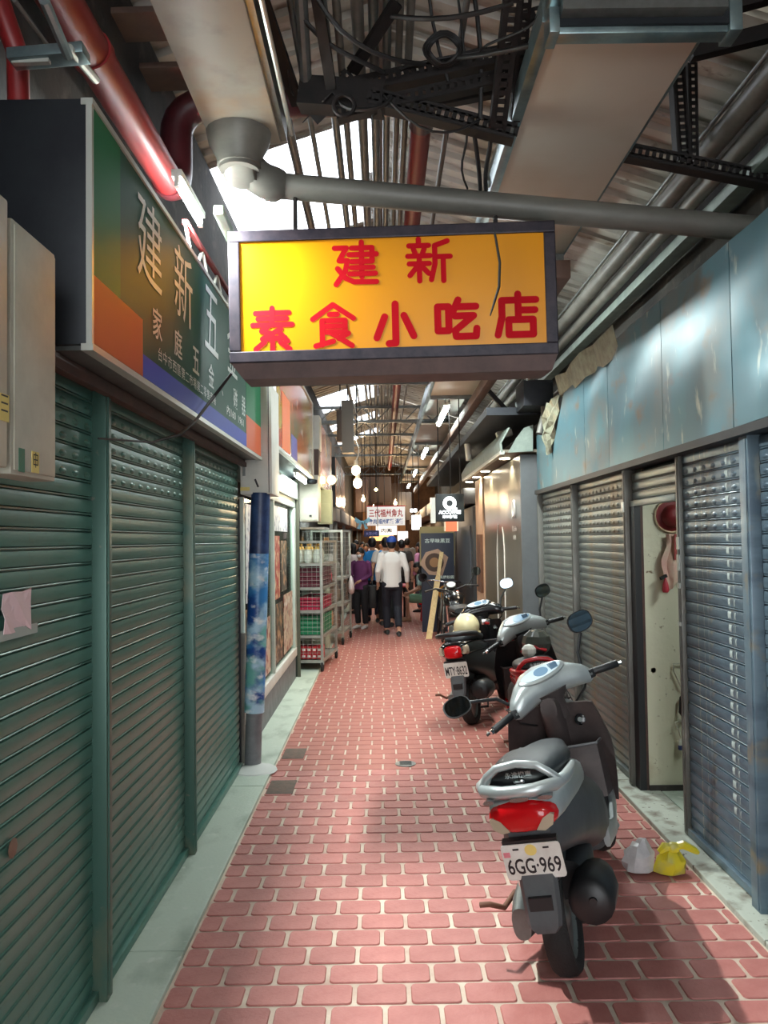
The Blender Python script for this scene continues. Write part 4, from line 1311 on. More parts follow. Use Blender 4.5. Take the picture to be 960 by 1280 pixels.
q0, q1 = at_y(375, 652, 10.05), at_y(398, 594, 10.05)
MB().box(q0.x, q1.x, 10.01, 10.4, q0.z, q1.z).build('body', M['box_cream'], t, bevel=.008)
MB().box(q0.x + .015, q1.x - .02, 10.0, 10.012, q0.z + .015, (q0.z + q1.z) / 2).build('door', M['box_cream'], t, bevel=.003)
p = at_y(389, 645, 10.03)
MB().box(p.x - .02, p.x + .01, 9.985, 10.001, p.z - .01, p.z + .012).build('latch', M['ink'], t)
t = thing('meter_box', 'mint green meter box behind the cream one', 'meter box', (-.8, 12, 1.9))
q0, q1 = at_y(397, 655, 11.6), at_y(414, 600, 11.6)
q1.z = 2.432
MB().box(q0.x, q1.x, 11.6, 11.9, q0.z, q1.z).build('body', M['box_mint'], t, bevel=.008)
MB().box(q0.x + .02, q1.x - .02, 11.59, 11.602, q0.z + .02, q1.z - .2).build('door', M['box_mint'], t, bevel=.003)
# glass tank counter behind the racks
t = thing('display_case', 'glass display case behind the metal racks', 'display case', (-1.0, 12.3, 0))
MB().box(-1.2, -.85, 11.7, 12.75, .0, 1.35).build('base', M['box_mint'], t, bevel=.006)
MB().box(-1.19, -.86, 11.72, 12.73, 1.35, 1.86).build('glass', M['glass'], t)
MB().box(-1.2, -.85, 11.7, 12.75, 1.86, 1.89).build('top', M['alu'], t)

# ------------------------------------------------------------------ wire racks
def rack(label, loc, rz, w, d, h, shelves, wires, goods):
    t = thing('wire_rack', label, 'rack', loc, (0, 0, rz))
    m = M['rack']
    for x in (-w / 2, w / 2):
        for y in (0, d):
            MB().box(x - .018, x + .018, y - .018, y + .018, .10, h).build('post', m, t, local=True, bevel=.004)
            cs = MB()
            cr = .05 if x < 0 else .061
            cs.lathe([(cr - .005, -.016), (cr, -.01), (cr, .01), (cr - .005, .016)], (x, y, .05 if x < 0 else .044), (1, 0, 0), 14)
            c = cs.build('caster', M['rubber'], t, local=True)
            MB().box(x - .024, x + .024, y - .02, y + .02, .07, .12).build('fork', m, c, local=True)
    for z in shelves:
        sh = MB()
        sh.box(-w / 2, w / 2, -.012, .012, z - .018, z + .018).box(-w / 2, w / 2, d - .012, d + .012, z - .018, z + .018)
        sh.box(w / 2 - .012, w / 2 + .012, 0, d, z - .018, z + .018).box(-w / 2 - .012, -w / 2 + .012, 0, d, z - .018, z + .018)
        sh.box(-w / 2 + .01, w / 2 - .01, .01, d - .01, z - .004, z + .004)
        sh.build('shelf', m, t, local=True, smooth=0)
    for fx_, fy in ((None, 0), (w / 2, None)):
        g = MB()
        for i in range(1, wires[0]):
            if fx_ is None:
                x = -w / 2 + w * i / wires[0]
                g.cyl((x, fy, shelves[0]), (x, fy, h), .0022, n=5)
            else:
                y = d * i / wires[0]
                g.cyl((fx_, y, shelves[0]), (fx_, y, h), .0022, n=5)
        nz = int((h - shelves[0]) / wires[1])
        for i in range(nz):
            z = shelves[0] + i * wires[1]
            if fx_ is None:
                g.cyl((-w / 2, fy, z), (w / 2, fy, z), .0022, n=5)
            else:
                g.cyl((fx_, 0, z), (fx_, d, z), .0022, n=5)
        g.build('wire_mesh', m, t, local=True, smooth=0)
    MB().box(-w / 2, w / 2, -.012, .012, h - .03, h).box(-w / 2, w / 2, d - .012, d + .012, h - .03, h).box(w / 2 - .012, w / 2 + .012, 0, d, h - .03, h).box(-w / 2 - .012, -w / 2 + .012, 0, d, h - .03, h).build('top_rail', m, t, local=True, smooth=0)
    return t


r0 = at_z(404, 838)
r1 = at_z(371, 836)
rw = .37
rz = -math.atan2(.12, 1.2)
rc = Vector((r0.x - rw / 2, 10.4, .022))
zz = lambda py: at_y(390, py, 10.4).z
shv = [zz(829), zz(798), zz(767), zz(738), zz(708)]
rack('grey metal wire rack on casters holding crates and red packs', (rc.x, rc.y, .022), rz, rw, 1.15, zz(678), shv, (6, .055), None)
Tm = Matrix.Translation(rc) @ Matrix.Rotation(rz, 4, 'Z')


def crate(label, z0, z1, col, y0=.06, y1=.95, w=rw - .05, nm='plastic_crate', rows=4):
    t = thing(nm, label, 'crate', Tm @ Vector((0, y0, z0)), (0, 0, rz))
    m = flat('crate_%d_%d_%d' % col, col, .45)
    h = z1 - z0
    L_ = y1 - y0
    s = MB()
    for a, b, c, d in ((-w / 2, w / 2, 0, .012), (-w / 2, w / 2, L_ - .012, L_), (-w / 2, -w / 2 + .012, 0, L_), (w / 2 - .012, w / 2, 0, L_)):
        for j in range(rows):
            s.box(a, b, c, d, h * j / rows + .006, h * (j + 1) / rows - .004)
    s.box(-w / 2, w / 2, 0, L_, 0, .008)
    s.build('slatted_side', m, t, local=True, smooth=0)
    MB().box(-w / 2 - .006, w / 2 + .006, -.006, .006, h - .025, h).box(w / 2 - .006, w / 2 + .006, -.006, L_, h - .025, h).build('rim', m, t, local=True)
    f = MB()
    for a in range(5):
        f.ell((-w / 2 + .05 + (w - .1) * (a % 2), .1 + .17 * a, h * .55), .06, .085, h * .38, 8, 5)
    f.build('contents', flat('crate_in_%d_%d_%d' % col, tuple(int(c * .8) for c in col)), t, local=True)
    return t


crate('dark maroon crate on the upper shelf of the wire rack', shv[3] + .02, shv[4] - .04, (92, 22, 40))
crate('crimson crate on the middle shelf of the wire rack', shv[2] + .02, shv[2] + .18, (176, 24, 62))
crate('green plastic crate on the wire rack', shv[1] + .02, shv[2] - .06, (24, 128, 84))
# red packs on the lowest shelf, pale items on top
pk = 0
for j in range(2):
    for i in range(5):
        p = Tm @ Vector((-rw / 2 + .05 + i * .068, .06, shv[0] + .022 + j * .085))
        t = thing('red_pack', 'small red and white food pack stacked on the lowest rack shelf', 'pack', p, (0, 0, rz), 'red packs on the lowest rack shelf')
        MB().box(-.03, .03, 0, .25, 0, .078).build('carton', flat('pack_red', (190, 30, 40)), t, local=True, bevel=.005)
        MB().box(-.02, .02, -.002, .002, .02, .05).build('label_patch', flat('pack_white', (226, 214, 204)), t, local=True)
for i in range(6):
    p = Tm @ Vector((-rw / 2 + .055 + (i % 3) * .125, .08 + (i // 3) * .2, shv[4] + .02))
    t = thing('food_bag', 'clear bag of pale food with a yellow top on the rack', 'bag', p, (0, 0, rz), 'bags of food on the top rack shelf')
    MB().lathe([(.04, 0), (.055, .03), (.055, .14), (.04, .18)], (0, 0, 0), n=10).build('pouch', flat('pouch_pale', (214, 220, 206), .3), t, local=True)
    MB().lathe([(.042, .178), (.03, .21), (.012, .225), (.02, .25)], (0, 0, 0), n=10).build('yellow_top', flat('pouch_yellow', (226, 190, 96)), t, local=True)
p = Tm @ Vector((rw / 2 - .115, 1.045, shv[3] + .006))
t = thing('pink_bag', 'pink plastic bag pushed against the side of the wire rack', 'bag', p, (0, 0, rz))
MB().lathe([(.05, 0), (.08, .03), (.085, .12), (.07, .2), (.03, .22)], (0, 0, 0), n=12).build('pouch', flat('bag_pink', (226, 96, 116)), t, local=True, smooth=60)
p = Tm @ Vector((rw / 2 - .10, 1.05, shv[1] + .006))
t = thing('tan_sack', 'bulging tan sack on the lower shelf of the wire rack', 'sack', p, (0, 0, rz))
MB().lathe([(.05, 0), (.075, .05), (.08, .18), (.06, .26), (.03, .29)], (0, 0, 0), n=12).build('pouch', flat('sack_tan', (190, 146, 112)), t, local=True, smooth=60)
rc2 = at_z(429, 806)
rack('taller wire cage rack behind the rack with crates', (rc2.x - .25, rc2.y, .022), rz, .5, .9, at_y(428, 664, rc2.y).z, [.18, .62, 1.05], (7, .07), None)
for i, (dx, dy, z, s_, c, lab) in enumerate(((-.25, .4, .66, .2, (150, 128, 110), 'brown bundle inside the wire cage rack'), (-.25, .4, 1.09, .2, (120, 116, 108), 'grey bundle on the upper shelf of the wire cage rack'), (-.25, .4, .222, .2, (128, 96, 84), 'reddish brown bundle at the bottom of the wire cage rack'))):
    t = thing('cloth_bundle', lab, 'bundle', (rc2.x + dx, rc2.y + dy, z))
    MB().lathe([(s_ * .8, 0), (s_, .06), (s_ * .95, .2), (s_ * .6, .34), (s_ * .2, .38)], (rc2.x + dx, rc2.y + dy, z), n=12).build('pouch', flat('bundle%d' % i, c), t, smooth=60)
p = at_z(431, 790)
t = thing('white_bag', 'white plastic bag hung on the cage rack beside the woman in purple', 'bag', (rc2.x + .115, rc2.y + .6, .77))
MB().loft([[Vector((rc2.x + .115 + .45 * r_ * cos(a) * (1 + .15 * sin(3 * a + h_ * 30)), rc2.y + .6 + r_ * sin(a), .77 + h_)) for a in [2 * pi * k / 14 for k in range(14)]] for r_, h_ in ((.02, 0), (.10, .03), (.13, .10), (.12, .18), (.07, .27), (.02, .32))]).build('pouch', flat('bag_white', (214, 206, 206)), t, smooth=60)

# ================================================================== far shop fronts, left and right
rs = random.Random(5)
Lw = [(14.7, 16.0, (120, 108, 98)), (16.1, 19.5, (96, 88, 84)), (19.6, 24, (110, 90, 74)), (24.1, 30, (80, 70, 66)), (30.1, 33.8, (92, 72, 60))]
for i, (a, b, c) in enumerate(Lw):
    t = thing('far_stall', ['grey stall front past the wire racks', 'dim stall front with a striped curtain', 'brown stall front near the market signs', 'dark stall front deep in the alley', 'warm lit stall front at the alley end'][i], 'stall', (-1.1, (a + b) / 2, 0))
    MB().box(-1.215, -1.0 + .04 * i, a, b, 0, 1.0).build('counter', flat('stall%d' % i, c), t, bevel=.01)
    MB().box(-1.215, -.85 + .03 * i, a, b, 2.05, 2.3).build('awning', flat('stall_awn%d' % i, tuple(min(255, v + 40) for v in c)), t, bevel=.01)
    for yv in (a + .1, b - .1):
        MB().box(-.98, -.92, yv - .03, yv + .03, 0, 2.1).build('post', M['grey_metal'], t)
Rw = [(12.6, 15.4, (40, 46, 52)), (15.5, 19, (66, 58, 50)), (19.1, 24, (96, 84, 70)), (24.1, 31, (70, 64, 60))]
for i, (a, b, c) in enumerate(Rw):
    t = thing('far_stall', ['dark navy shop front past the coffee shop', 'dim brown stall front behind the dark poster board', 'pale brown stall front near the fluorescent signs', 'grey stall front deep in the alley on the coffee shop side'][i], 'stall', (1.5, (a + b) / 2, 0))
    MB().box(1.42, 1.795, a, b, 0, 2.2).build('front', flat('rstall%d' % i, c), t, bevel=.01)
    MB().box(1.05 if i else 1.3, 1.795, a + .2, b - .1, 2.25, 2.5).build('awning', flat('rstall_awn%d' % i, tuple(min(255, v + 30) for v in c)), t, bevel=.01)
    MB().box(1.405, 1.425, a + .3, b - .5, .9, 1.9).build('panel', flat('rstall_p%d' % i, tuple(min(255, int(v * 1.6)) for v in c)), t)

# ------------------------------------------------------------------ coffee shop
CX = 1.48
cy0, cy1 = at_x(652, 680, CX).y, at_x(606, 680, CX).y
t = thing('coffee_wall', 'dark olive coffee shop wall with a white letter Q logo and line drawing', 'shop wall', (CX, (cy0 + cy1) / 2, 0))
MB().box(CX, CX + .02, cy0 + .01, cy1, .02, 2.58).build('olive_face', M['coffee'], t)
MB().box(CX - .002, XR + .02, cy0 - .03, cy0 + .02, .02, 2.58).build('grey_end', M['coffee_end'], t)
MB().box(CX + .02, XR + .08, cy0 + .02, cy1, .0, 2.58).build('core', M['dark'], t)
p = at_x(643, 636, CX)
lw = mat('logo_white', lin(232, 232, 226), .5)
ringp = [(CX - .004, p.y + .065 * cos(a), p.z + .085 * sin(a)) for a in [2 * pi * k / 20 for k in range(20)]]
MB().tube(ringp, .017, 6, closed=True).build('logo_ring', lw, t, smooth=60)
MB().beam((CX - .004, p.y + .02, p.z - .06), (CX - .004, p.y + .075, p.z - .10), .02, .03, up=(1, 0, 0)).build('logo_tail', lw, t)
text('logo_text', '咖 Coffee', lw, t, (CX - .004, p.y, p.z - .22), (-1, 0, 0), .30, .07, .01)
text('logo_text', '咖啡館', lw, t, (CX - .004, p.y, p.z - .32), (-1, 0, 0), .17, .055, .01)
for px, s_ in ((622, 1), (631, -1)):
    yb_ = at_x(px, 700, CX).y
    MB().tube([(CX - .004, yb_, .4), (CX - .004, yb_, 1.55), (CX - .004, yb_ - s_ * .06, 1.75), (CX - .004, yb_ - s_ * .14, 1.85 + .02 * s_)], .006, 5).build('line_drawing', lw, t, smooth=60)
t = thing('coffee_return', 'warm lit cream return wall past the coffee logo wall', 'shop wall', (CX, cy1 + .5, 0))
MB().box(CX - .02, 1.795, cy1 + .02, cy1 + .9, .02, 2.58).build('cream_face', M['coffee_return'], t)
MB().box(CX - .06, CX - .02, cy1 + .05, cy1 + .5, .9, 1.75).build('brown_plank', M['wood_brown'], t)
t = thing('coffee_awning', 'green-grey metal awning with downlights above the coffee shop', 'awning', (1.4, 10, 2.6))
AX = 1.28
ay0, ay1 = 8.42, 12.4
MB().sheet([[(AX - .02, ay0 + i * .52, 2.60), (AX - .03, ay0 + i * .52, 2.70), (AX + .06, ay0 + i * .52, 2.86)] for i in range(9)], .02, (1, 0, 0)).build('fascia', M['awning'], t, smooth=60)
MB().box(AX - .03, AX + .02, ay0, ay1, 2.575, 2.615).build('edge', M['alu'], t, bevel=.004)
MB().box(AX, XR + .05, ay0 + .02, ay1, 2.60, 2.63).build('soffit', flat('soffit_brown', (120, 112, 98)), t)
e0 = [at_y(635, 566, ay0), at_y(666, 564, ay0), at_y(666, 531, ay0), at_y(655, 535, ay0), at_y(645, 548, ay0)]
MB().prism([(q.x, q.z) for q in e0], lambda u, v, w: (u, w, v), ay0 - .01, ay0 + .02).build('end_plate', M['awning'], t, smooth=0)
for i, (px, py) in enumerate(((634, 574), (609, 590), (601, 597), (593, 603))):
    p = at_z(px, py, 2.59)
    l = MB().lathe([(.06, .0), (.055, -.01), (.03, -.012)], (1.40, p.y, 2.60), n=14).build('downlight', M['down_warm'], t)
    ld = bpy.data.lights.new('downlight_beam', 'SPOT')
    ld.energy = 28
    ld.color = (1, .84, .62)
    ld.spot_size = R(110)
    ld.shadow_soft_size = .04
    lo = bpy.data.objects.new('downlight_beam', ld)
    lo.location = (1.40, p.y, 2.57)
    COL.objects.link(lo)
# projecting light box with the Q logo
QY = 11.2
q0, q1 = at_y(545, 652, QY), at_y(580, 617, QY)
t = thing('logo_sign', 'dark projecting light box with glowing white Q logo', 'sign', ((q0.x + q1.x) / 2, QY, q0.z))
MB().box(q0.x, q1.x, QY, QY + .16, q0.z, q1.z).build('box', flat('sign_teal_black', (16, 26, 30), .35), t, bevel=.008)
gw = glow('sign_glow', (.95, 1, 1), 2.6)
cq = at_y(562, 629, QY)
MB().tube([(cq.x + .07 * cos(a), QY - .006, cq.z + .07 * sin(a)) for a in [2 * pi * k / 20 for k in range(20)]], .024, 6, closed=True).build('logo_ring', gw, t, smooth=60)
MB().beam((cq.x + .04, QY - .006, cq.z - .05), (cq.x + .10, QY - .006, cq.z - .085), .03, .03, up=(0, 1, 0)).build('logo_tail', gw, t)
text('sign_text', 'ACCOFFEE', gw, t, (cq.x, QY - .006, cq.z - .125), (0, -1, 0), .31, .05, .03)
text('sign_text', '咖啡館', gw, t, (cq.x, QY - .006, cq.z - .19), (0, -1, 0), .2, .05, .02)
MB().box(q0.x - .07, q0.x - .004, QY + .01, QY + .12, q0.z - .02, q1.z - .05).build('side_arm', M['alu'], t)
q0, q1 = at_y(557, 664, 12.4), at_y(571, 652, 12.4)
t = thing('red_sign', 'small glowing red sign under the Q light box', 'sign', (q0.x, 12.4, q0.z))
MB().box(q0.x, q1.x, 12.4, 12.46, q0.z, q1.z).build('panel', glow('red_sign_glow', (1, .12, .05), 1.1), t)
MB().box(q0.x - .02, q0.x, 12.38, 12.47, q0.z, q1.z).box(q1.x, q1.x + .02, 12.38, 12.47, q0.z, q1.z).build('frame', M['white'], t)
# dark poster board with a bowl picture
DY = 14.6
q0, q1 = at_y(528, 788, DY), at_y(567, 666, DY)
t = thing('poster_board', 'dark navy standing poster board with a bowl picture and white characters', 'board', ((q0.x + q1.x) / 2, DY, 0))
MB().box(q0.x, q1.x, DY, DY + .04, 0.0, q1.z).build('board', flat('board_navy', (36, 44, 62)), t, bevel=.004)
MB().box(q0.x - .02, q1.x + .02, DY + .05, DY + .2, 1.2, q1.z + .12).build('cardboard_top', flat('cardboard_khaki', (150, 136, 92)), t)
text('title', '古早味黑豆', M['sign_white'], t, ((q0.x + q1.x) / 2, DY - .003, q1.z - .14), (0, -1, 0), .46, .08, .01)
bc = at_y(543, 703, DY)
hexp = [(bc.x + .27 * cos(R(a)) * rr_, bc.z + .27 * sin(R(a)) * rr_) for a, rr_ in ((20, 1), (75, .95), (130, .9), (185, 1), (245, .9), (300, 1.05))]
MB().prism(hexp, lambda u, v, w: (u, w, v), DY, DY - .006).build('bowl_print', flat('bowl_tan', (176, 146, 124)), t, smooth=0)
MB().lathe([(.17, 0), (.17, .003)], (bc.x, DY - .006, bc.z), (0, -1, 0), 24).build('bowl_inside', flat('bowl_brown', (66, 46, 34)), t)
MB().lathe([(.09, 0), (.09, .002)], (bc.x, DY - .009, bc.z), (0, -1, 0), 24).build('bowl_soup', flat('bowl_soup', (150, 112, 74)), t)
text('caption', '黑糖粉圓', M['sign_white'], t, (bc.x + .22, DY - .003, bc.z - .27), (0, -1, 0), .26, .06, .01)
MB().lathe([(.14, 0), (.14, .003)], (bc.x + .2, DY - .002, bc.z - .55), (0, -1, 0), 20).build('second_print', flat('print_amber', (186, 130, 50)), t)
# leaning plank
a, b = at_z(536, 799), at_y(552, 690, 14.576)
t = thing('leaning_plank', 'pale wooden plank leaning against the dark poster board', 'plank', a)
pl_ = MB()
for u0, u1, w0, w1 in ((0, .66, .10, .10), (.66, .74, .10, .06), (.74, 1, .06, .07)):
    P0, P1 = a.lerp(b, u0), a.lerp(b, u1)
    ring = lambda P, w_: [P + Vector((-w_ / 2, -.012, 0)), P + Vector((w_ / 2, -.012, 0)), P + Vector((w_ / 2, .012, 0)), P + Vector((-w_ / 2, .012, 0))]
    pl_.loft([ring(P0, w0), ring(P1, w1)])
pl_.build('board', M['wood'], t, smooth=0)

# ------------------------------------------------------------------ hanging bulbs, far signs, lights
t = thing('hanging_bulbs', 'two warm hanging bulbs on a chain under the roof', 'lamp', at_y(447, 600, 11.0))
p = at_y(446, 560, 11.0)
MB().tube([p + Vector((.03 * sin(j * 1.5), 0, .9 - j * .1)) for j in range(13)], .008, 6).build('chain', M['alu'], t, smooth=60)
for px, py in ((445, 588), (447, 604)):
    c = at_y(px, py, 11.0)
    MB().ell(c, .06, .06, .07).build('bulb', M['tube_warm'], t)
    MB().cyl(c + Vector((0, 0, .06)), c + Vector((0, 0, .14)), .03, n=10).build('socket', M['white'], t)
ld = bpy.data.lights.new('bulb_light', 'POINT')
ld.energy = 14
ld.color = (1, .68, .36)
ld.shadow_soft_size = .09
lo = bpy.data.objects.new('bulb_light', ld)
lo.location = at_y(446, 618, 10.95)
COL.objects.link(lo)
t = thing('wall_bulb', 'warm round bulb lamp at the reddish shop sign', 'lamp', at_y(412, 598, 12.0))
MB().ell(Vector((-.757, 12.0, 2.60)), .06, .06, .06).build('bulb', M['tube_warm'], t)
MB().tube([Vector((-.757, 12.0, 2.60)) + Vector((.068 * cos(a), 0, .068 * sin(a))) for a in [2 * pi * k / 14 for k in range(14)]], .014, 6, closed=True).build('ring_bracket', M['alu'], t, smooth=60)
MB().beam((-.845, 12.0, 2.60), (-.815, 12.0, 2.60), .03, .03).build('arm', M['alu'], t)
tag(MB().ell(at_y(470, 612, 15), .03, .03, .03, 8, 6).build('small_bulb', M['tube_warm']), 'tiny bare warm bulb beyond the hanging pair', 'lamp')
# curtains / ducts hanging left of the bulbs
for i, (px, py0, py1, Y, w_, c) in enumerate(((434, 500, 566, 10.6, .16, (128, 124, 116)), (425, 512, 552, 10.9, .10, (110, 104, 96)))):
    a = at_y(px, py0, Y)
    b = at_y(px, py1, Y)
    tag(MB().box(a.x - w_ / 2, a.x + w_ / 2, Y, Y + .12, b.z, a.z).build('hanging_duct', flat('duct%d' % i, c), bevel=.01), ['grey sheet metal duct hanging beside the warm bulbs', 'shorter dark duct hanging by the roof truss'][i], 'duct')
# market signs at the far end
FY = 20.0
q0, q1 = at_y(459, 657, FY), at_y(506, 633, FY)
t = thing('market_sign', 'white hanging market sign with red characters over blue ones', 'sign', ((q0.x + q1.x) / 2, FY, q0.z))
MB().box(q0.x, q1.x, FY, FY + .12, q0.z, q1.z).build('box', mat('far_sign_white', lin(236, 226, 220), .4, emit=(1, .95, .9), es=.2), t)
MB().box(q0.x - .02, q1.x + .02, FY + .01, FY + .11, q1.z, q1.z + .03).build('top_edge', flat('far_red', (190, 50, 40)), t)
text('red_line', '三代福州魚丸', flat('far_red', (190, 50, 40)), t, ((q0.x + q1.x) / 2, FY - .004, q1.z - .16), (0, -1, 0), .85, .2, .02)
text('blue_line', '魯肉 福州乾麵 湯麵', flat('far_blue', (50, 90, 160)), t, ((q0.x + q1.x) / 2, FY - .004, q0.z + .10), (0, -1, 0), .85, .13, .02)
FY2 = 22.5
q0, q1 = at_y(470, 669, FY2), at_y(496, 657, FY2)
t = thing('market_sign', 'small white lit sign under the red and blue market sign', 'sign', (q0.x, FY2, q0.z))
MB().box(q0.x, q1.x, FY2, FY2 + .1, q0.z, q1.z).build('box', mat('far_sign_white2', lin(230, 230, 225), .4, emit=(1, .98, .95), es=.5), t)
text('line', '肉圓', flat('far_dark', (60, 60, 70)), t, ((q0.x + q1.x) / 2, FY2 - .004, (q0.z + q1.z) / 2), (0, -1, 0), .3, .12, .02)
q0, q1 = at_y(455, 671, 19.2), at_y(474, 663, 19.2)
t = thing('navy_banner', 'small navy banner with pale characters at the alley end', 'banner', (q0.x, 19.2, q0.z))
MB().box(q0.x, q1.x, 19.2, 19.23, q0.z, q1.z).build('cloth', flat('navy_cloth', (40, 44, 92)), t)
text('line', '大河小吃', flat('navy_text', (150, 150, 220)), t, ((q0.x + q1.x) / 2, 19.197, (q0.z + q1.z) / 2), (0, -1, 0), .28, .08, .01)
# cyan ribbon bow
c = at_y(453, 653, 18.6)
t = thing('ribbon_bow', 'pale cyan ribbon bow hung beside the market sign', 'ribbon', c)
m_ = flat('ribbon_cyan', (140, 196, 216))
for sx in (-1, 1):
    MB().sheet([[c + Vector((sx * .02, 0, -.03)), c + Vector((sx * .02, 0, .03))], [c + Vector((sx * .12, -.02, -.02)), c + Vector((sx * .12, -.02, .09))], [c + Vector((sx * .18, 0, .04)), c + Vector((sx * .16, 0, .13))]], .006, (0, 1, 0)).build('loop', m_, t)
    MB().sheet([[c + Vector((sx * .01, 0, 0)), c + Vector((sx * .05, 0, .02))], [c + Vector((sx * .06, 0, -.16)), c + Vector((sx * .13, 0, -.14))]], .006, (0, 1, 0)).build('tail', m_, t)
MB().ell(c, .04, .03, .04).build('knot', m_, t)
# orange glow stall sign and others
for i, (px0, py0, px1, py1, Y, col, s_, lab) in enumerate(((462, 676, 492, 669, 26, (1, .45, .12), 1.6, 'long orange lit stall sign at the alley end'), (515, 662, 526, 644, 17.5, (.95, 1, 1), 3.0, 'slanted white lit sign on the right of the alley end'), (497, 676, 510, 664, 24, (1, .8, .75), .8, 'small pinkish lit sign deep in the alley'), (513, 640, 521, 636, 23, (.95, 1, 1), 4, 'tiny white lamp above the slanted sign'))):
    q0, q1 = at_y(px0, py0, Y), at_y(px1, py1, Y)
    tag(MB().box(q0.x, q1.x, Y, Y + .05, q0.z, q1.z).build('lit_sign', glow('lit%d' % i, col, s_), bevel=.01), lab, 'sign')

# ------------------------------------------------------------------ things in the doorway
DWY = RY[2] - .122
p = at_y(833, 645, DWY)
t = thing('red_hat', 'dark red hat with a pale brim hung on the cream doorway wall', 'hat', p)
MB().lathe([(.105, 0), (.108, .008), (.075, .02), (.07, .06), (.045, .085)], (p.x + .03, DWY - .002, p.z + .0), (.1, -1, 0), 20).build('crown', flat('hat_red', (120, 26, 30)), t, smooth=50)
MB().tube([(p.x + .03 + .108 * cos(a), DWY - .012, p.z + .108 * sin(a)) for a in [2 * pi * k / 24 for k in range(24)]], .007, 6, closed=True).build('brim_edge', flat('hat_brim', (206, 186, 150)), t, smooth=60)
a = at_y(829, 662, DWY)
b = at_y(858, 735, DWY)
t = thing('pink_apron', 'pink and cream apron hanging in the doorway', 'apron', a)
g = []
for i in range(9):
    u = i / 8
    zc = a.z - .03 + (b.z - a.z + .05) * u
    wl = .05 * sin(u * 7) * (1 - u)
    x0_ = at_y(830 - 8 * u + 3 * sin(u * 9), 680, DWY).x
    g.append([(x0_ + (b.x - x0_ + .05) * j / 10, DWY - .02 - .014 * (1 + sin(j * 1.9 + u * 2)), zc - .03 * u * sin(j * .8)) for j in range(11)])
MB().sheet(g, .003, (0, 1, 0)).build('cloth', mat('apron_pink', lin(206, 150, 142), .7, col2=lin(214, 196, 172), scale=7), t, smooth=60)
MB().sheet([[(a.x + .055, DWY - .052, a.z - .03), (a.x + .085, DWY - .055, a.z - .03)], [(a.x + .05, DWY - .05, a.z - .2), (a.x + .075, DWY - .05, a.z - .2)]], .003, (0, 1, 0)).build('strap', flat('apron_red', (164, 70, 66)), t)
p = at_y(827, 733, DWY)
t = thing('red_purse', 'small red pouch with a black clip hanging below the apron', 'pouch', p)
MB().lathe([(.004, .06), (.018, .02), (.024, -.02), (.016, -.035)], (p.x, DWY - .075, p.z), n=10).build('pouch', flat('purse_red', (190, 56, 70)), t, smooth=60)
MB().beam((p.x - .03, DWY - .07, p.z + .055), (p.x + .012, DWY - .062, p.z + .075), .02, .02).build('clip', M['ink'], t)
p = at_y(852, 880, RY[1] + .45)
t = thing('door_hook', 'cream bent wire hook on the doorway wall', 'hook', at_y(847, 845, DWY))
MB().tube([at_y(858, 828, DWY - .02), at_y(842, 830, DWY - .02), at_y(842, 838, DWY - .02), at_y(851, 858, DWY - .02), at_y(856, 862, DWY - .02)], .006, 6).build('wire', M['box_cream'], t, smooth=60)
tag(MB().tube([at_y(857, 867, DWY - .03), at_y(851, 872, DWY - .03), at_y(850, 890, DWY - .03), at_y(856, 898, DWY - .03)], .010, 8).build('black_handle', M['black_plastic'], smooth=60), 'curved black handle in the doorway above the padlock', 'handle')
p = at_y(850, 930, DWY)
t = thing('padlock', 'blue and white padlock hanging from a wire in the doorway', 'padlock', p)
MB().box(p.x - .022, p.x + .022, DWY - .045, DWY - .02, p.z - .0, p.z + .04).build('white_body', M['white'], t, bevel=.004)
MB().box(p.x - .022, p.x + .022, DWY - .046, DWY - .019, p.z - .03, p.z + .0).build('blue_base', flat('lock_blue', (44, 60, 110)), t, bevel=.004)
MB().tube([at_y(856, 900, DWY - .03), at_y(844, 903, DWY - .03), at_y(849, 915, DWY - .03), at_y(851, 922, DWY - .03)], .005, 6).build('wire', M['box_cream'], t, smooth=60)
for px, py, s_ in ((817, 838, .02), (833, 868, .007), (825, 875, .006), (841, 862, .006), (838, 848, .006), (825, 846, .006)):
    c = at_y(px, py, DWY)
    tag(MB().lathe([(s_, 0), (s_ * .9, .002)], (c.x, DWY + .004, c.z), (0, -1, 0), 9).build('wall_stain', flat('stain', (120, 110, 90))), 'chipped dark spot on the cream doorway wall', 'stain', 'spots on the cream doorway wall')

# plastic bags on the ground by the kerb
def bag(label, px, py, w_, h_, m, knot):
    p = at_z(px, py)
    t = thing('plastic_bag', label, 'bag', (p.x, p.y, 0))
    rg = []
    rb = random.Random(px)
    for u, r_ in ((0.0, .55), (.06, .92), (.3, 1.0), (.55, .9), (.75, .62), (.9, .3), (1.0, .16)):
        rg.append([Vector((p.x + (w_ / 2) * r_ * cos(a) * (1 + rb.uniform(-.16, .16)) + .02 * u, p.y + (w_ / 2.2) * r_ * sin(a) * (1 + rb.uniform(-.16, .16)), .008 + h_ * u * (1 + (rb.uniform(-.12, .12) if .1 < u < .95 else 0)))) for a in [2 * pi * k / 12 for k in range(12)]])
    MB().loft(rg).build('sack', m, t, smooth=25)
    top = Vector((p.x + .02, p.y, h_))
    if knot:
        MB().tube([top, top + Vector((.05, -.01, .015)), top + Vector((.11, -.01, -.015)), top + Vector((.13, 0, -.03))], [.016, .022, .017, .01], 7).build('handle', m, t)
        MB().tube([top, top + Vector((-.04, -.01, .005)), top + Vector((-.07, -.01, -.02))], [.018, .025, .015], 7).build('handle', m, t)
        MB().ell(top + Vector((0, -.01, 0)), .035, .03, .03, 9, 6).build('knot', m, t)
    return t


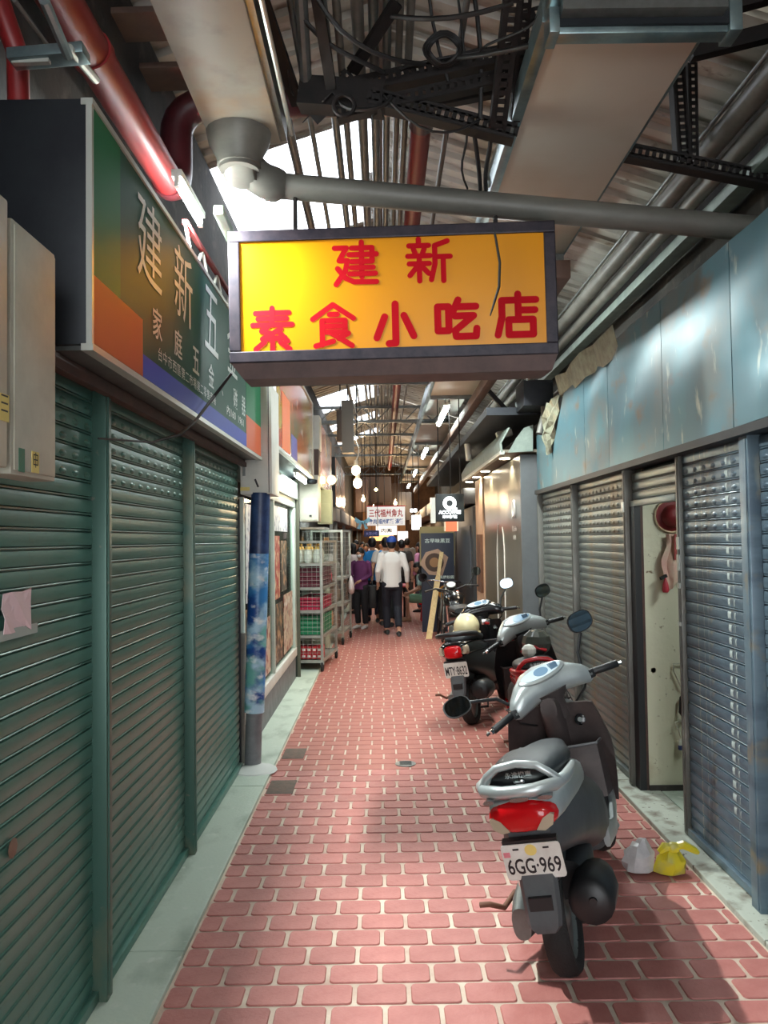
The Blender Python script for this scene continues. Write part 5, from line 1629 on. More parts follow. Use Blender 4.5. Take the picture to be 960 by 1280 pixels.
bag('knotted yellow plastic bag on the kerb by the doorway', 836, 1093, .155, .135, layered('bag_yellow', lin(222, 206, 50), [(lin(196, 190, 120), 9, .5, .65, X1), (lin(140, 90, 50), 8, .66, .74, X1)], .3), True)
bag('crumpled white plastic bag beside the yellow one', 797, 1090, .16, .16, mat('bag_grey_white', lin(206, 204, 204), .35, col2=lin(176, 174, 176), scale=14), False)

# lamp inside the small room behind the doorway, and hangers for the signs down the alley
fluorescent('room_lamp', 'fluorescent lamp inside the room behind the open doorway', (2.5, 3.7, 2.28), (2.5, 4.6, 2.28), M['tube_white'], 4)


def hangers(label, xs, Y, z0, z1=None, r=.008):
    par = [o for o in bpy.data.objects if o.get('label') == label][0]
    for x in xs:
        zt = z1 or (RZ - .333 * abs(x - RIDGE) + .005)
        for cx_, cr_, *_ in runs:                         # hung from an alley pipe where one runs above it
            if not z1 and Y < 26.7 and abs(x - cx_) < cr_ + .012:
                zt = TT + cr_
        if tl - .07 < x < tr + .02:                       # under the tray: hung from its panel or reflector
            zt = TZ + (.165 if any(a_ < Y < b_ for a_, b_ in gaps) else .005)
        MB().cyl((x, Y, z0 - .01), (x, Y, zt), r, n=6).build('hanger', M['black_steel'], par)


def px_h(label, pxs, py, Y, dy=.03, z1=None):
    ps = [at_y(px, py, Y) for px in pxs]
    hangers(label, [p.x for p in ps], Y + dy, ps[0].z, z1)


px_h('white hanging market sign with red characters over blue ones', (463, 502), 633, 20.0)
px_h('small white lit sign under the red and blue market sign', (474, 481), 657, 22.5)
px_h('small navy banner with pale characters at the alley end', (457, 472), 663, 19.2, .015)
px_h('pale cyan ribbon bow hung beside the market sign', (453,), 652, 18.6, .0)
px_h('dark projecting light box with glowing white Q logo', (549, 576), 617, 11.2, .08)
px_h('small glowing red sign under the Q light box', (564,), 652, 12.4)
px_h('two warm hanging bulbs on a chain under the roof', (446,), 545, 11.0, 0, 3.86)

px_h('tiny bare warm bulb beyond the hanging pair', (470,), 610, 15, 0)
for lab, pxs, py, Y in (('long orange lit stall sign at the alley end', (465, 489), 669, 26), ('slanted white lit sign on the right of the alley end', (517, 524), 644, 17.5), ('small pinkish lit sign deep in the alley', (499, 508), 664, 24), ('tiny white lamp above the slanted sign', (515,), 636, 23)):
    px_h(lab, pxs, py, Y)
px_h('grey sheet metal duct hanging beside the warm bulbs', (434,), 500, 10.6, .06)
px_h('shorter dark duct hanging by the roof truss', (425,), 512, 10.9, .06)
# end-of-alley clutter: brown hanging boards that fill the depth, and warm bulbs added to brighten it
for i, (px, py0, py1, Y, w_, c, lab) in enumerate(((470, 596, 628, 24, .9, (92, 66, 48), 'brown hanging board behind the market sign'), (492, 604, 634, 27, .7, (110, 84, 64), 'tan hanging board deep in the alley'), (452, 600, 640, 22, .35, (84, 60, 50), 'narrow brown banner deep in the alley'), (506, 615, 650, 25, .45, (70, 62, 58), 'dark grey banner deep in the alley'), (480, 640, 668, 30, 1.6, (150, 104, 64), 'wide ochre board across the alley end'))):
    a, b = at_y(px, py0, Y), at_y(px, py1, Y)
    o = MB().box(a.x - w_ / 2, a.x + w_ / 2, Y, Y + .05, b.z, a.z).build('hanging_board', flat('hboard%d' % i, c), bevel=.01)
    tag(o, lab, 'board')
    px_h(lab, (px - 4, px + 4), py0, Y, .025)
for i, (x, Y, z) in enumerate(((-.5, 21.0, 2.75), (.4, 24.5, 2.8), (-.3, 28.0, 2.8), (.3, 31.0, 2.7))):  # bulbs added so the far alley does not go black
    lab = ['added warm bulb over the stalls behind the market sign', 'added warm bulb between the far hanging boards', 'added warm bulb above the far shoppers', 'last added warm bulb before the alley end'][i]
    t = thing('stall_bulb', lab, 'lamp', (x, Y, z))
    MB().ell((x, Y, z), .05, .05, .06, 10, 7).build('bulb', M['tube_warm'], t)
    MB().cyl((x, Y, z + .05), (x, Y, z + .12), .025, n=8).build('socket', M['white'], t)
    MB().cyl((x, Y, z + .11), (x, Y, next((TT + c_[1] for c_ in runs if abs(x - c_[0]) < c_[1] + .012), RZ - .333 * abs(x - RIDGE) + .005)), .006, n=6).build('cord', M['wire'], t)
    ld = bpy.data.lights.new('stall_bulb_light', 'POINT')
    ld.energy = 45
    ld.color = (1, .70, .40)
    ld.shadow_soft_size = .08
    lo = bpy.data.objects.new('stall_bulb_light', ld)
    lo.location = (x, Y - .12, z - .06)
    COL.objects.link(lo)
# ================================================================== scooters
def sring(y, cz, w, h, n=20, e=2.6, cx=0.0, flat_top=0):
    out = []
    for k in range(n):
        a = 2 * pi * k / n
        c, s = cos(a), sin(a)
        out.append(Vector((cx + w / 2 * math.copysign(abs(c) ** (2 / e), c), y, cz + h / 2 * math.copysign(abs(s) ** (2 / e), s))))
    return out


def wheel(name, parent, c, r, w, T=None):
    mb = MB(T)
    prof = [(r - .062, -w * .30), (r - .045, -w * .46), (r - .018, -w * .48), (r - .004, -w * .30), (r, 0), (r - .004, w * .30), (r - .018, w * .48), (r - .045, w * .46), (r - .062, w * .30)]
    mb.lathe(prof, c, (1, 0, 0), 32, cap=False)
    o = mb.build(name, M['rubber'], parent, local=True, smooth=50)
    rm = MB(T)
    rm.lathe([(.02, -w * .35), (.035, -w * .3), (.05, -w * .2), (r - .075, -w * .18), (r - .06, -w * .32), (r - .06, w * .32), (r - .075, w * .18), (.05, w * .2), (.035, w * .3), (.02, w * .35)], c, (1, 0, 0), 24)
    rm.build('rim', M['grey_metal'], o, local=True)
    return o


def scooter(label, loc, heading, lean, steer, body, lower, inner, plate=None, basket=False, mir=((-1, 'side'), (1, 'up')), dash='dash', bar_cover='silver_body', rail='silver_body', red_tail='lens_red', name='scooter', group=None, seat_z=.79, pipe_side=1, wide=1.0, plate_style=None, tail_style='wide', rear_box=False):
    t = thing(name, label, 'scooter', loc, (0, R(lean), R(-heading)), group)
    B = lambda mb, nm, m, **k: mb.build(nm, M[m], k.pop('parent', t), local=True, **k)
    # wheels, fork
    wheel('rear_wheel', t, (0, 0, .215), .215, .10)
    SH = Vector((0, .93, .90))     # steering head
    S = Matrix.Translation(SH) @ Matrix.Rotation(R(steer), 4, Vector((0, -sin(R(26)), cos(R(26)))))
    wheel('front_wheel', t, Vector((0, .30, .215 - .90)), .215, .09, S)
    B(MB(S).tube([(-.07, .30, -.715), (-.07, .20, -.42), (-.05, .08, -.14)], .016, 8).tube([(.07, .30, -.715), (.07, .20, -.42), (.05, .08, -.14)], .016, 8).cyl((-.08, .30, -.715), (.08, .30, -.715), .012), 'fork', 'grey_metal', smooth=60)
    fm = MB(S)
    g = []
    for i in range(9):
        a = R(-15 + i * 20)
        rr = .245
        g.append([(x, .30 - rr * cos(a) * (1 - .25 * abs(x) / .075) * 1.0, -.715 + rr * sin(a) * (1 - .12 * abs(x) / .075)) for x in (-.075, -.045, 0, .045, .075)])
    fm.sheet(g, .004, (0, 0, 1))
    B(fm, 'front_fender', body, smooth=60)
    # engine, gearbox, exhaust
    B(MB().loft([sring(-.12, .24, .07, .12, cx=-.135), sring(.0, .235, .10, .17, cx=-.135), sring(.28, .25, .11, .17, cx=-.13), sring(.42, .27, .09, .12, cx=-.12)]), 'gearbox', 'grey_metal', smooth=50)
    B(MB().loft([sring(.05, .33, .24, .16), sring(.25, .32, .28, .22), sring(.42, .33, .24, .2)]), 'engine', 'black_plastic', smooth=50)
    ex = B(MB().tube([(.155, -.19, .33), (.155, -.17, .33), (.155, .0, .315), (.15, .12, .30), (.12, .26, .22), (.08, .34, .2)], [.06, .085, .09, .075, .022, .02], 16), 'exhaust', 'black_plastic', smooth=50)
    B(MB().cyl((.165, -.205, .34), (.165, -.18, .34), .014, n=10), 'tip', 'black_plastic', parent=ex)
    B(MB().tube([(-.09, .0, .235), (-.11, -.1, .42), (-.11, -.12, .52)], .018, 8), 'shock_absorber', 'chrome')
    # rear body: dark lower cowl, painted upper cowl
    lo = [(-.275, .615, .16, .10), (-.22, .60, .22, .17), (-.05, .58, .28, .22), (.2, .54, .37, .28), (.45, .47, .41, .36), (.60, .42, .40, .34), (.66, .40, .34, .28)]
    B(MB().loft([sring(y, z, w * wide, h, e=3) for y, z, w, h in lo]), 'lower_cowl', lower, smooth=50)
    up = [(-.325, .715, .20, .10), (-.30, .715, .25, .13), (-.18, .715, .30, .145), (.05, .70, .34, .14), (.28, .675, .34, .13), (.5, .64, .28, .11), (.58, .62, .2, .08)]
    B(MB().loft([sring(y, z, w * wide, h, e=2.8) for y, z, w, h in up]), 'upper_cowl', body, smooth=50)
    B(MB().loft([sring(y, z, w, h, e=2.4) for y, z, w, h in ((.42, .53, .26, .3), (.55, .46, .28, .34), (.60, .44, .22, .30))]), 'seat_front_panel', lower, smooth=50)
    # seat
    st = [(-.20, seat_z, .14, .05), (-.16, seat_z + .005, .22, .09), (0, seat_z + .01, .285, .11), (.18, seat_z - .005, .29, .10), (.30, seat_z - .03, .26, .09), (.45, seat_z - .045, .20, .09), (.58, seat_z - .055, .15, .07), (.61, seat_z - .06, .10, .04)]
    B(MB().loft([sring(y, z, w, h, e=2.5) for y, z, w, h in st]), 'seat', 'seat', smooth=60)
    # tail lamp
    ty = -.335
    if tail_style == 'wide':
        B(MB().loft([sring(ty + .03, .708, .258, .118, e=2.3), sring(ty, .708, .245, .108, e=2.3), sring(ty - .022, .708, .205, .086, e=2.2), sring(ty - .030, .708, .135, .05, e=2.2)]), 'tail_light', red_tail, smooth=60)
        tl_ = t.children[-1]
        for s in (-1, 1):
            lens = MB()
            for u in (0, 1):
                pass
            P = [(s * .118, .714), (s * .104, .720), (s * .076, .705), (s * .048, .668), (s * .078, .663), (s * .108, .680)]
            lens.prism(P, lambda a, b, c: (a, c + .35 * (a * a) * 1.6, b), ty - .034, ty - .006)
            B(lens, 'turn_lens', 'lens_clear', parent=tl_, smooth=0)
    else:
        B(MB().loft([sring(ty + .03, .70, .17, .12, e=3.4), sring(ty - .01, .70, .15, .105, e=3.4), sring(ty - .025, .695, .12, .08, e=3.2)]), 'tail_light', red_tail, smooth=60)
        tl_ = t.children[-1]
        for s in (-1, 1):
            B(MB().loft([sring(ty + .06, .71, .05, .085, e=2.6, cx=s * .115), sring(ty + .01, .71, .05, .07, e=2.6, cx=s * .10)]), 'turn_lens', 'lens_clear', parent=tl_, smooth=60)
    # grab rail
    if rail == 'black_plastic':
        pts = [(-.13, .12, .80), (-.16, -.05, .82), (-.15, -.22, .84), (-.10, -.30, .85), (0, -.33, .855), (.10, -.30, .85), (.15, -.22, .84), (.16, -.05, .82), (.13, .12, .80)]
        B(MB().tube(pts, .022, 10), 'grab_rail', rail, smooth=60)
    else:
        pts = [(-.155, .10, .765), (-.165, -.05, .785), (-.16, -.20, .795), (-.13, -.29, .798), (-.06, -.325, .795), (0, -.33, .795), (.06, -.325, .795), (.13, -.29, .798), (.16, -.20, .795), (.165, -.05, .785), (.155, .10, .765)]
        gr_ = B(MB().tube(pts, [.014, .018, .022, .024, .024, .024, .024, .024, .022, .018, .014], 10), 'grab_rail', rail, smooth=60)
        B(MB().tube([(-.145, -.26, .80), (-.115, -.275, .845), (-.075, -.275, .872), (0, -.272, .88), (.075, -.275, .868), (.115, -.275, .84), (.15, -.255, .80)], .015, 10), 'upper_arch', rail, parent=gr_, smooth=60)
        B(MB().prism([(-.12, .80), (-.10, .835), (-.07, .855), (0, .866), (.07, .852), (.10, .83), (.12, .80)], lambda a, b, c: (a, c, b), -.262, -.25), 'black_insert', 'black_gloss', parent=gr_, smooth=0)
        o = text('insert_lettering', '永進機車', M['chrome'], gr_, (0, -.2635, .838), (0, -1, 0), .10, .022, .02, local=True)
        B(MB().ell((0, -.268, .814), .022, .006, .011, 10, 6), 'badge', 'chrome', parent=gr_)
        for x0, x1 in ((-.13, -.09), (-.035, .04), (.07, .125)):
            B(MB().loft([sring(-.352, .772, x1 - x0, .016, 10, 2.2, (x0 + x1) / 2), sring(-.30, .772, (x1 - x0) * .8, .014, 10, 2.2, (x0 + x1) / 2)]), 'rail_highlight', 'chrome', parent=gr_, smooth=60)
    # plate + mud flap
    pz = .54 if plate_style is None else .54
    py0 = -.30
    tilt_ = R(12)
    Pm = Matrix.Translation((0, py0, pz)) @ Matrix.Rotation(tilt_, 4, 'X')
    if plate:
        mb = MB(Pm)
        poly = []
        for sx, sz, a0 in ((1, 1, 0), (-1, 1, 90), (-1, -1, 180), (1, -1, 270)):
            for a in (0, 45, 90):
                poly.append((sx * (.108 - .012) + .012 * cos(R(a0 + a)), sz * (.069 - .012) + .012 * sin(R(a0 + a))))
        mb.prism(poly, lambda a, b, c: (a, c, b), -.004, .0)
        pl = B(mb, 'number_plate', 'plate', smooth=0)
        me = text_mesh(plate, M['plate_ink'], .195, .062 if plate_style is None else .08, .014, name='plate_number')
        me.transform(Pm @ Matrix.Translation((0, -.0052, -.016 if plate_style is None else -.006)) @ Matrix.Rotation(pi / 2, 4, 'X'))
        put('plate_number', me, pl, True)
        if plate_style is None:
            for x in (-.055, .055):
                B(MB(Pm).box(x - .010, x + .012, -.0065, -.004, .048, .054), 'bolt_slot', 'ink', parent=pl)
            B(MB(Pm).lathe([(.022, 0), (.022, .001)], (-.0, -.0045, .045), (0, -1, 0), 14), 'stain_mark', 'sticker_yellow', parent=pl)
            B(MB(Pm).box(-.102, -.078, -.0055, -.004, .022, .042), 'pink_mark', 'red_mark', parent=pl)
        B(MB(Pm).box(-.10, .10, .002, .03, -.05, .08), 'plate_bracket', 'black_plastic', smooth=0)
    fl = MB()
    fl.loft([[Vector((x * w_, y + dy, z)) for x, dy in ((-1, .012), (-.8, -.004), (.8, -.004), (1, .012), (.9, .03), (-.9, .03))] for w_, y, z in ((.070, -.285, .50), (.070, -.30, .45), (.066, -.325, .36), (.060, -.338, .32), (.04, -.338, .30))])
    f_ = B(fl, 'mud_flap', 'grey_body', smooth=40)
    B(MB().box(-.042, .042, -.334, -.30, .375, .42), 'reflector_recess', 'black_plastic', parent=f_)
    B(MB().loft([sring(-.20, .47, .14, .12), sring(-.1, .44, .13, .12), sring(.1, .45, .12, .12)]), 'inner_fender', 'black_plastic', smooth=50)
    # floor board, leg shield, front cover
    B(MB().loft([sring(y, z, w, h, e=4) for y, z, w, h in ((.55, .32, .34, .14), (.70, .30, .36, .10), (.88, .31, .38, .10), (1.0, .38, .38, .12))]), 'floor_board', lower, smooth=50)
    for s in (-1, 1):
        B(MB().loft([sring(.5, .33, .03, .10, 10, 3, s * .18), sring(.75, .29, .03, .08, 10, 3, s * .195), sring(.98, .36, .03, .12, 10, 3, s * .195)]), 'side_skirt', body, smooth=50)
    g = []
    for i in range(9):
        u = i / 8
        z = .34 + .52 * u
        y = 1.04 - .13 * u
        w_ = .225 + .035 * sin(u * pi * .8) - .09 * max(0, u - .6)
        g.append([(x * w_, y - .05 * (x * x) + (.0 if abs(x) < .95 else -.02), z) for x in (-1, -.85, -.5, 0, .5, .85, 1)])
    B(MB().sheet(g, .03, (0, 1, 0)), 'leg_shield', inner, smooth=50)
    # open pocket and key panel on the inner shield
    gl_ = B(MB().loft([[Vector((x, y, z)) for x, y in ((-.21, .96), (-.19, .845), (0, .81), (.19, .845), (.21, .96))] for z in (.40, .50, .66)], False, False), 'glove_pocket', inner, smooth=50)
    B(MB().tube([(-.21, .96, .66), (-.19, .845, .66), (0, .81, .66), (.19, .845, .66), (.21, .96, .66)], .008, 6), 'pocket_rim', 'grey_body', parent=gl_, smooth=60)
    B(MB().box(-.16, .16, .86, .96, .42, .43), 'pocket_floor', 'black_plastic', parent=gl_)
    B(MB().loft([sring(.80, .86, .08, .10, 12, 3), sring(.88, .80, .11, .22, 12, 3), sring(.97, .74, .12, .36, 12, 3)]), 'steering_column', inner, smooth=50)
    ke = B(MB().lathe([(.026, 0), (.028, .012), (.018, .016)], (.13, .905, .77), (0, -1, .2), 16), 'key_lock', 'black_gloss')
    B(MB().lathe([(.012, 0), (.012, .004)], (.13, .888, .774), (0, -1, .2), 12), 'key_slot', 'grey_metal', parent=ke)
    fc = [(1.02, .62, .40, .50), (1.10, .62, .38, .46), (1.19, .60, .30, .36), (1.25, .57, .18, .2)]
    B(MB().loft([sring(y, z, w * .98, h, e=2.4) for y, z, w, h in fc]), 'front_cover', body, smooth=60)
    # ---- handlebar unit (turns with the steering)
    hc = MB(S)
    rings = []
    for x, cy, cz, dy, dz in ((-.235, -.055, .02, .020, .030), (-.21, -.05, .03, .04, .05), (-.15, -.02, .055, .065, .065), (-.08, .01, .075, .09, .075), (0, .02, .08, .10, .08), (.08, .01, .075, .09, .075), (.15, -.02, .055, .065, .065), (.21, -.05, .03, .04, .05), (.235, -.055, .02, .020, .030)):
        rings.append([Vector((x, cy + dy * math.copysign(abs(cos(a)) ** .8, cos(a)), cz + dz * math.copysign(abs(sin(a)) ** .8, sin(a)) - .35 * dy * cos(a) * -1 * .6)) for a in [2 * pi * k / 16 for k in range(16)]])
    hc.loft(rings)
    hb_ = B(hc, 'handlebar_cover', bar_cover, smooth=60)
    # dial set into the cover facing the rider
    nrm = Vector((0, -.55, .83)).normalized()
    cdash = Vector((0, -.035, .128))
    ux, uy = Vector((1, 0, 0)), nrm.cross(Vector((1, 0, 0)))
    el = lambda a_, b_, h_: [cdash + ux * (a_ * cos(q)) + uy * (b_ * sin(q)) + nrm * h_ for q in [2 * pi * k / 24 for k in range(24)]]
    ds = B(MB(S).loft([el(.135, .055, -.03), el(.135, .055, .004), el(.125, .047, .010)]), 'dashboard', bar_cover, smooth=40)
    B(MB(S).loft([el(.115, .040, .0), el(.115, .040, .012)]), 'dial_glass', dash, parent=ds, smooth=30)
    B(MB(S).loft([[p + ux * 0 for p in [cdash + ux * (.04 * cos(q)) + uy * (.03 * sin(q)) + nrm * h_ for q in [2 * pi * k / 18 for k in range(18)]]] for h_ in (.008, .0135)]), 'speedometer', 'dash_blue', parent=ds, smooth=30)
    B(MB(S).box(.05, .09, -.06, -.03, .11, .155), 'indicator_block', 'dash_blue', parent=ds)
    B(MB(S).loft([[Vector((.10 * cos(q), .10 + yy, .06 + .05 * sin(q))) for q in [2 * pi * k / 16 for k in range(16)]] for yy in (-.02, .03)]), 'headlight', 'lens_clear', parent=hb_, smooth=40)
    B(MB(S).loft([[Vector((rx * cos(q), -.01 + ry * sin(q), z)) for q in [2 * pi * k / 14 for k in range(14)]] for rx, ry, z in ((.055, .05, -.12), (.06, .06, -.03), (.13, .085, .03))]), 'column_shroud', 'brown_plastic' if inner == 'brown_plastic' else 'black_plastic', parent=hb_, smooth=50)
    for s in (-1, 1):
        gp = B(MB(S).tube([(s * .235, -.06, .02), (s * .25, -.065, .018), (s * .37, -.10, .005), (s * .372, -.10, .005)], [.017, .019, .019, .014], 12), 'grip', 'black_plastic', smooth=50)
        B(MB(S).cyl((s * .368, -.10, .005), (s * .39, -.106, .003), .012, n=10), 'bar_end', 'chrome', parent=gp)
        sb = B(MB(S).box(min(s * .20, s * .245), max(s * .20, s * .245), -.085, -.03, -.005, .04), 'switch_block', 'black_plastic', bevel=.006)
        B(MB(S).box(min(s * .215, s * .23), max(s * .215, s * .23), -.09, -.083, .012, .022), 'button', 'grey_metal', parent=sb)
        B(MB(S).tube([(s * .23, -.02, .01), (s * .28, .0, .005), (s * .36, -.035, -.005), (s * .40, -.06, -.008)], [.009, .008, .007, .008], 8), 'brake_lever', 'grey_metal', smooth=60)
        B(MB(S).tube([(s * .22, -.02, .0), (s * .20, .02, -.05), (s * .13, .05, -.10), (s * .05, .06, -.14)], .006, 6), 'brake_cable', 'wire', smooth=60)
    for s, kind in mir:
        base = Vector((s * .21, -.03, .05))
        if kind == 'up':
            el_ = [base, base + Vector((s * .03, .02, .08)), base + Vector((s * .10, .04, .16))]
            mc = base + Vector((s * .125, .04, .215))
            nn = Vector((0, -1, .0))
        else:
            el_ = [base + Vector((0, 0, -.0)), base + Vector((s * .06, .0, .07)), base + Vector((s * .20, .0, .12))]
            mc = base + Vector((s * .26, 0, .125))
            nn = Vector((0, -.8, .6))
        mi = B(MB(S).tube(el_, .009, 8), 'mirror', 'black_plastic', smooth=60)
        nn = nn.normalized()
        u_ = Vector((0, 0, 1)).cross(nn).normalized()
        v_ = nn.cross(u_)
        ee = lambda sc, h_: [mc + u_ * (.068 * sc * math.copysign(abs(cos(q)) ** .8, cos(q))) + v_ * (.052 * sc * math.copysign(abs(sin(q)) ** .8, sin(q))) + nn * h_ for q in [2 * pi * k / 20 for k in range(20)]]
        B(MB(S).loft([ee(.5, -.03), ee(.9, -.02), ee(1.06, 0), ee(1.06, .006)]), 'mirror_shell', 'black_plastic', parent=mi, smooth=50)
        B(MB(S).loft([ee(.98, .004), ee(.96, .0085)]), 'mirror_glass', 'mirror', parent=mi, smooth=30)
    # stands and pedal
    B(MB().tube([(-.14, .40, .24), (-.20, .30, .12), (-.235, .22, .012 - .04)], .012, 8), 'side_stand', 'grey_metal', smooth=60)
    B(MB().tube([(-.10, .30, .22), (-.12, .16, .12), (.12, .16, .12), (.10, .30, .22)], .012, 8), 'centre_stand', 'black_plastic', smooth=60)
    B(MB().tube([(-.19, .12, .27), (-.225, .02, .25), (-.26, -.06, .30), (-.30, -.06, .30)], .011, 8), 'kick_lever', 'rust_scrap', smooth=60)
    if basket:
        bk = B(MB(S).tube([(-.15, .12, -.02), (.15, .12, -.02), (.15, .32, -.02), (-.15, .32, -.02)], .006, 6, closed=True), 'front_basket', 'black_plastic')
        for z in (-.20, -.14, -.08):
            B(MB(S).tube([(-.14, .12, z), (.14, .12, z), (.14, .31, z), (-.14, .31, z)], .004, 5, closed=True), 'basket_ring', 'black_plastic', parent=bk)
        bw = MB(S)
        for i in range(9):
            x = -.14 + .035 * i
            for yy in (.12, .315):
                bw.cyl((x, yy, -.02), (x + (.03 if i % 2 else -.03), yy, -.2), .003, n=5)
        for i in range(6):
            yy = .13 + .036 * i
            for x in (-.145, .145):
                bw.cyl((x, yy, -.02), (x, yy + (.02 if i % 2 else -.02), -.2), .003, n=5)
            bw.cyl((-.14, yy, -.2), (.14, yy, -.2), .003, n=5)
        B(bw, 'basket_wire', 'black_plastic', parent=bk)
    return t


M['red_mark'] = mat('plate_red_mark', lin(216, 130, 140), .5)
M['rust_scrap'] = mat('rusty_iron', lin(112, 74, 56), .7)
c1 = at_z(716, 1214)
scooter('silver-grey scooter with licence plate 6GG-969 parked nearest the doorway', (c1.x, c1.y, 0), 18, -11, 33, 'silver_body', 'grey_body', 'brown_plastic', '6GG·969', True)
c2 = at_z(592, 905)
scooter('black scooter with licence plate MTY-8632 and a cream helmet on its seat', (c2.x, c2.y, 0), 20, -8, 14, 'black_gloss', 'black_plastic', 'black_plastic', 'MTY·8632', False, ((1, 'up'),), 'dash', 'black_gloss', 'black_plastic', plate_style='new', tail_style='square')
scooter('red and silver scooter between the black scooter and the grey shutter', (1.18, 5.75, 0), 5, -8, 26, 'red_body', 'black_plastic', 'black_plastic', None, False, ((1, 'up'),), 'dash_blue', 'silver_body', 'red_body')
# helmet and bag resting on the scooters
T2 = Matrix.Translation((c2.x, c2.y, 0)) @ Euler((0, R(-8), R(-20))).to_matrix().to_4x4()
p = T2 @ Vector((0, .30, .90))
t = thing('helmet', 'cream half helmet resting on the black scooter seat', 'helmet', p)
MB().ell(p + Vector((0, 0, -.04)), .125, .145, .13, 18, 8, -.25, 1).build('shell', M['helmet'], t, smooth=60)
MB().tube([p + Vector((.127 * cos(a), .147 * sin(a), -.09)) for a in [2 * pi * k / 20 for k in range(20)]], .010, 6, closed=True).build('rim', M['helmet'], t, smooth=60)
MB().box(p.x + .14, p.x + .22, p.y - .04, p.y + .05, p.z - .02, p.z + .03).build('buckle', M['chrome'], t, bevel=.006)
T3 = Matrix.Translation((1.18, 5.75, 0)) @ Euler((0, R(-8), R(-5))).to_matrix().to_4x4()
p = T3 @ Vector((.03, .06, .885))
t = thing('seat_bag', 'clear and white plastic bag lying on the red scooter seat', 'bag', p)
MB().ell(p + Vector((.03, .1, .045)), .11, .12, .10, 12, 7).build('dark_pouch', mat('bag_dark_clear', lin(70, 72, 66), .15), t, smooth=20)
MB().ell(p + Vector((-.05, -.02, -.0)), .055, .05, .05, 10, 6).build('white_lump', M['white'], t, smooth=20)
MB().tube([p + Vector((-.09, .06, -.02)), p + Vector((-.02, .0, .03)), p + Vector((.08, .0, .0))], [.012, .014, .012], 8).build('red_strap', M['red_body'], t, smooth=50)

# ------------------------------------------------------------------ black motorbike parked across, behind the scooters
def motorbike(loc, heading):
    t = thing('motorbike', 'black motorbike with a round dial parked by the dark poster board', 'motorbike', loc, (0, R(-6), R(-heading)))
    B = lambda mb, nm, m, **k: mb.build(nm, M[m], k.pop('parent', t), local=True, **k)
    wheel('rear_wheel', t, (0, 0, .27), .27, .10)
    wheel('front_wheel', t, (0, 1.25, .27), .27, .09)
    B(MB().loft([sring(y, z, w, h) for y, z, w, h in ((-.25, .72, .14, .08), (0, .70, .24, .16), (.3, .66, .27, .22), (.5, .60, .2, .2))]), 'tail_cowl', 'black_gloss', smooth=50)
    B(MB().loft([sring(y, z, w, h) for y, z, w, h in ((-.2, .79, .16, .06), (.1, .80, .27, .09), (.5, .76, .2, .08))]), 'seat', 'seat', smooth=60)
    B(MB().loft([sring(y, z, w, h) for y, z, w, h in ((.5, .80, .18, .12), (.65, .86, .29, .22), (.85, .86, .27, .22), (.98, .80, .14, .14))]), 'fuel_tank', 'black_gloss', smooth=60)
    B(MB().loft([sring(y, z, w, h) for y, z, w, h in ((.35, .4, .22, .24), (.6, .38, .28, .32), (.85, .42, .22, .26))]), 'engine', 'grey_metal', smooth=40)
    B(MB().tube([(.13, .7, .3), (.16, .4, .2), (.16, .0, .28), (.16, -.25, .34)], [.025, .03, .055, .055], 12), 'exhaust', 'chrome', smooth=50)
    for s in (-1, 1):
        B(MB().tube([(s * .08, 1.25, .27), (s * .08, 1.08, .65), (s * .08, .98, .95)], .022, 8), 'fork_leg', 'chrome', smooth=60)
        B(MB().tube([(s * .05, .98, .97), (s * .22, .97, 1.02), (s * .38, .88, 1.0)], .014, 8), 'handlebar', 'black_plastic', smooth=60)
        m_ = B(MB().tube([(s * .25, .96, 1.02), (s * .32, .98, 1.12), (s * .36, .97, 1.17)], .008, 6), 'mirror', 'black_plastic', smooth=60)
        B(MB().lathe([(.03, -.02), (.065, -.005), (.065, .005)], (s * .38, .97, 1.20), (0, -1, -.1), 16), 'mirror_shell', 'black_plastic', parent=m_)
        B(MB().lathe([(.06, .004), (.06, .008)], (s * .38, .97, 1.20), (0, -1, -.1), 16), 'mirror_glass', 'mirror', parent=m_)
    B(MB().lathe([(.07, -.04), (.075, 0), (.07, .008)], (0, .93, 1.05), (0, -.6, .8), 18), 'dial', 'black_plastic')
    B(MB().lathe([(.058, .006), (.058, .011)], (0, .93, 1.05), (0, -.6, .8), 18), 'dial_face', 'dash', parent=t.children[-1])
    B(MB().lathe([(.05, 0), (.085, .05), (.09, .11)], (0, 1.05, .95), (0, 1, 0), 16), 'headlight', 'grey_metal')
    B(MB().box(-.08, .08, -.3, -.27, .6, .68), 'tail_light', 'lens_red', bevel=.01)
    B(MB().loft([[Vector((x, 1.25 + .31 * cos(a), .27 + .31 * sin(a))) for x in (-.06, .06)] + [Vector((x, 1.25 + .30 * cos(a), .27 + .30 * sin(a))) for x in (.06, -.06)] for a in [R(20 + 20 * k) for k in range(8)]]), 'front_fender', 'black_gloss', smooth=40)
    B(MB().tube([(-.1, .6, .25), (-.2, .5, .1), (-.24, .45, -.02)], .012, 6), 'side_stand', 'grey_metal')
    return t


p = at_z(612, 815)
motorbike((1.06, 10.35, 0), 0)
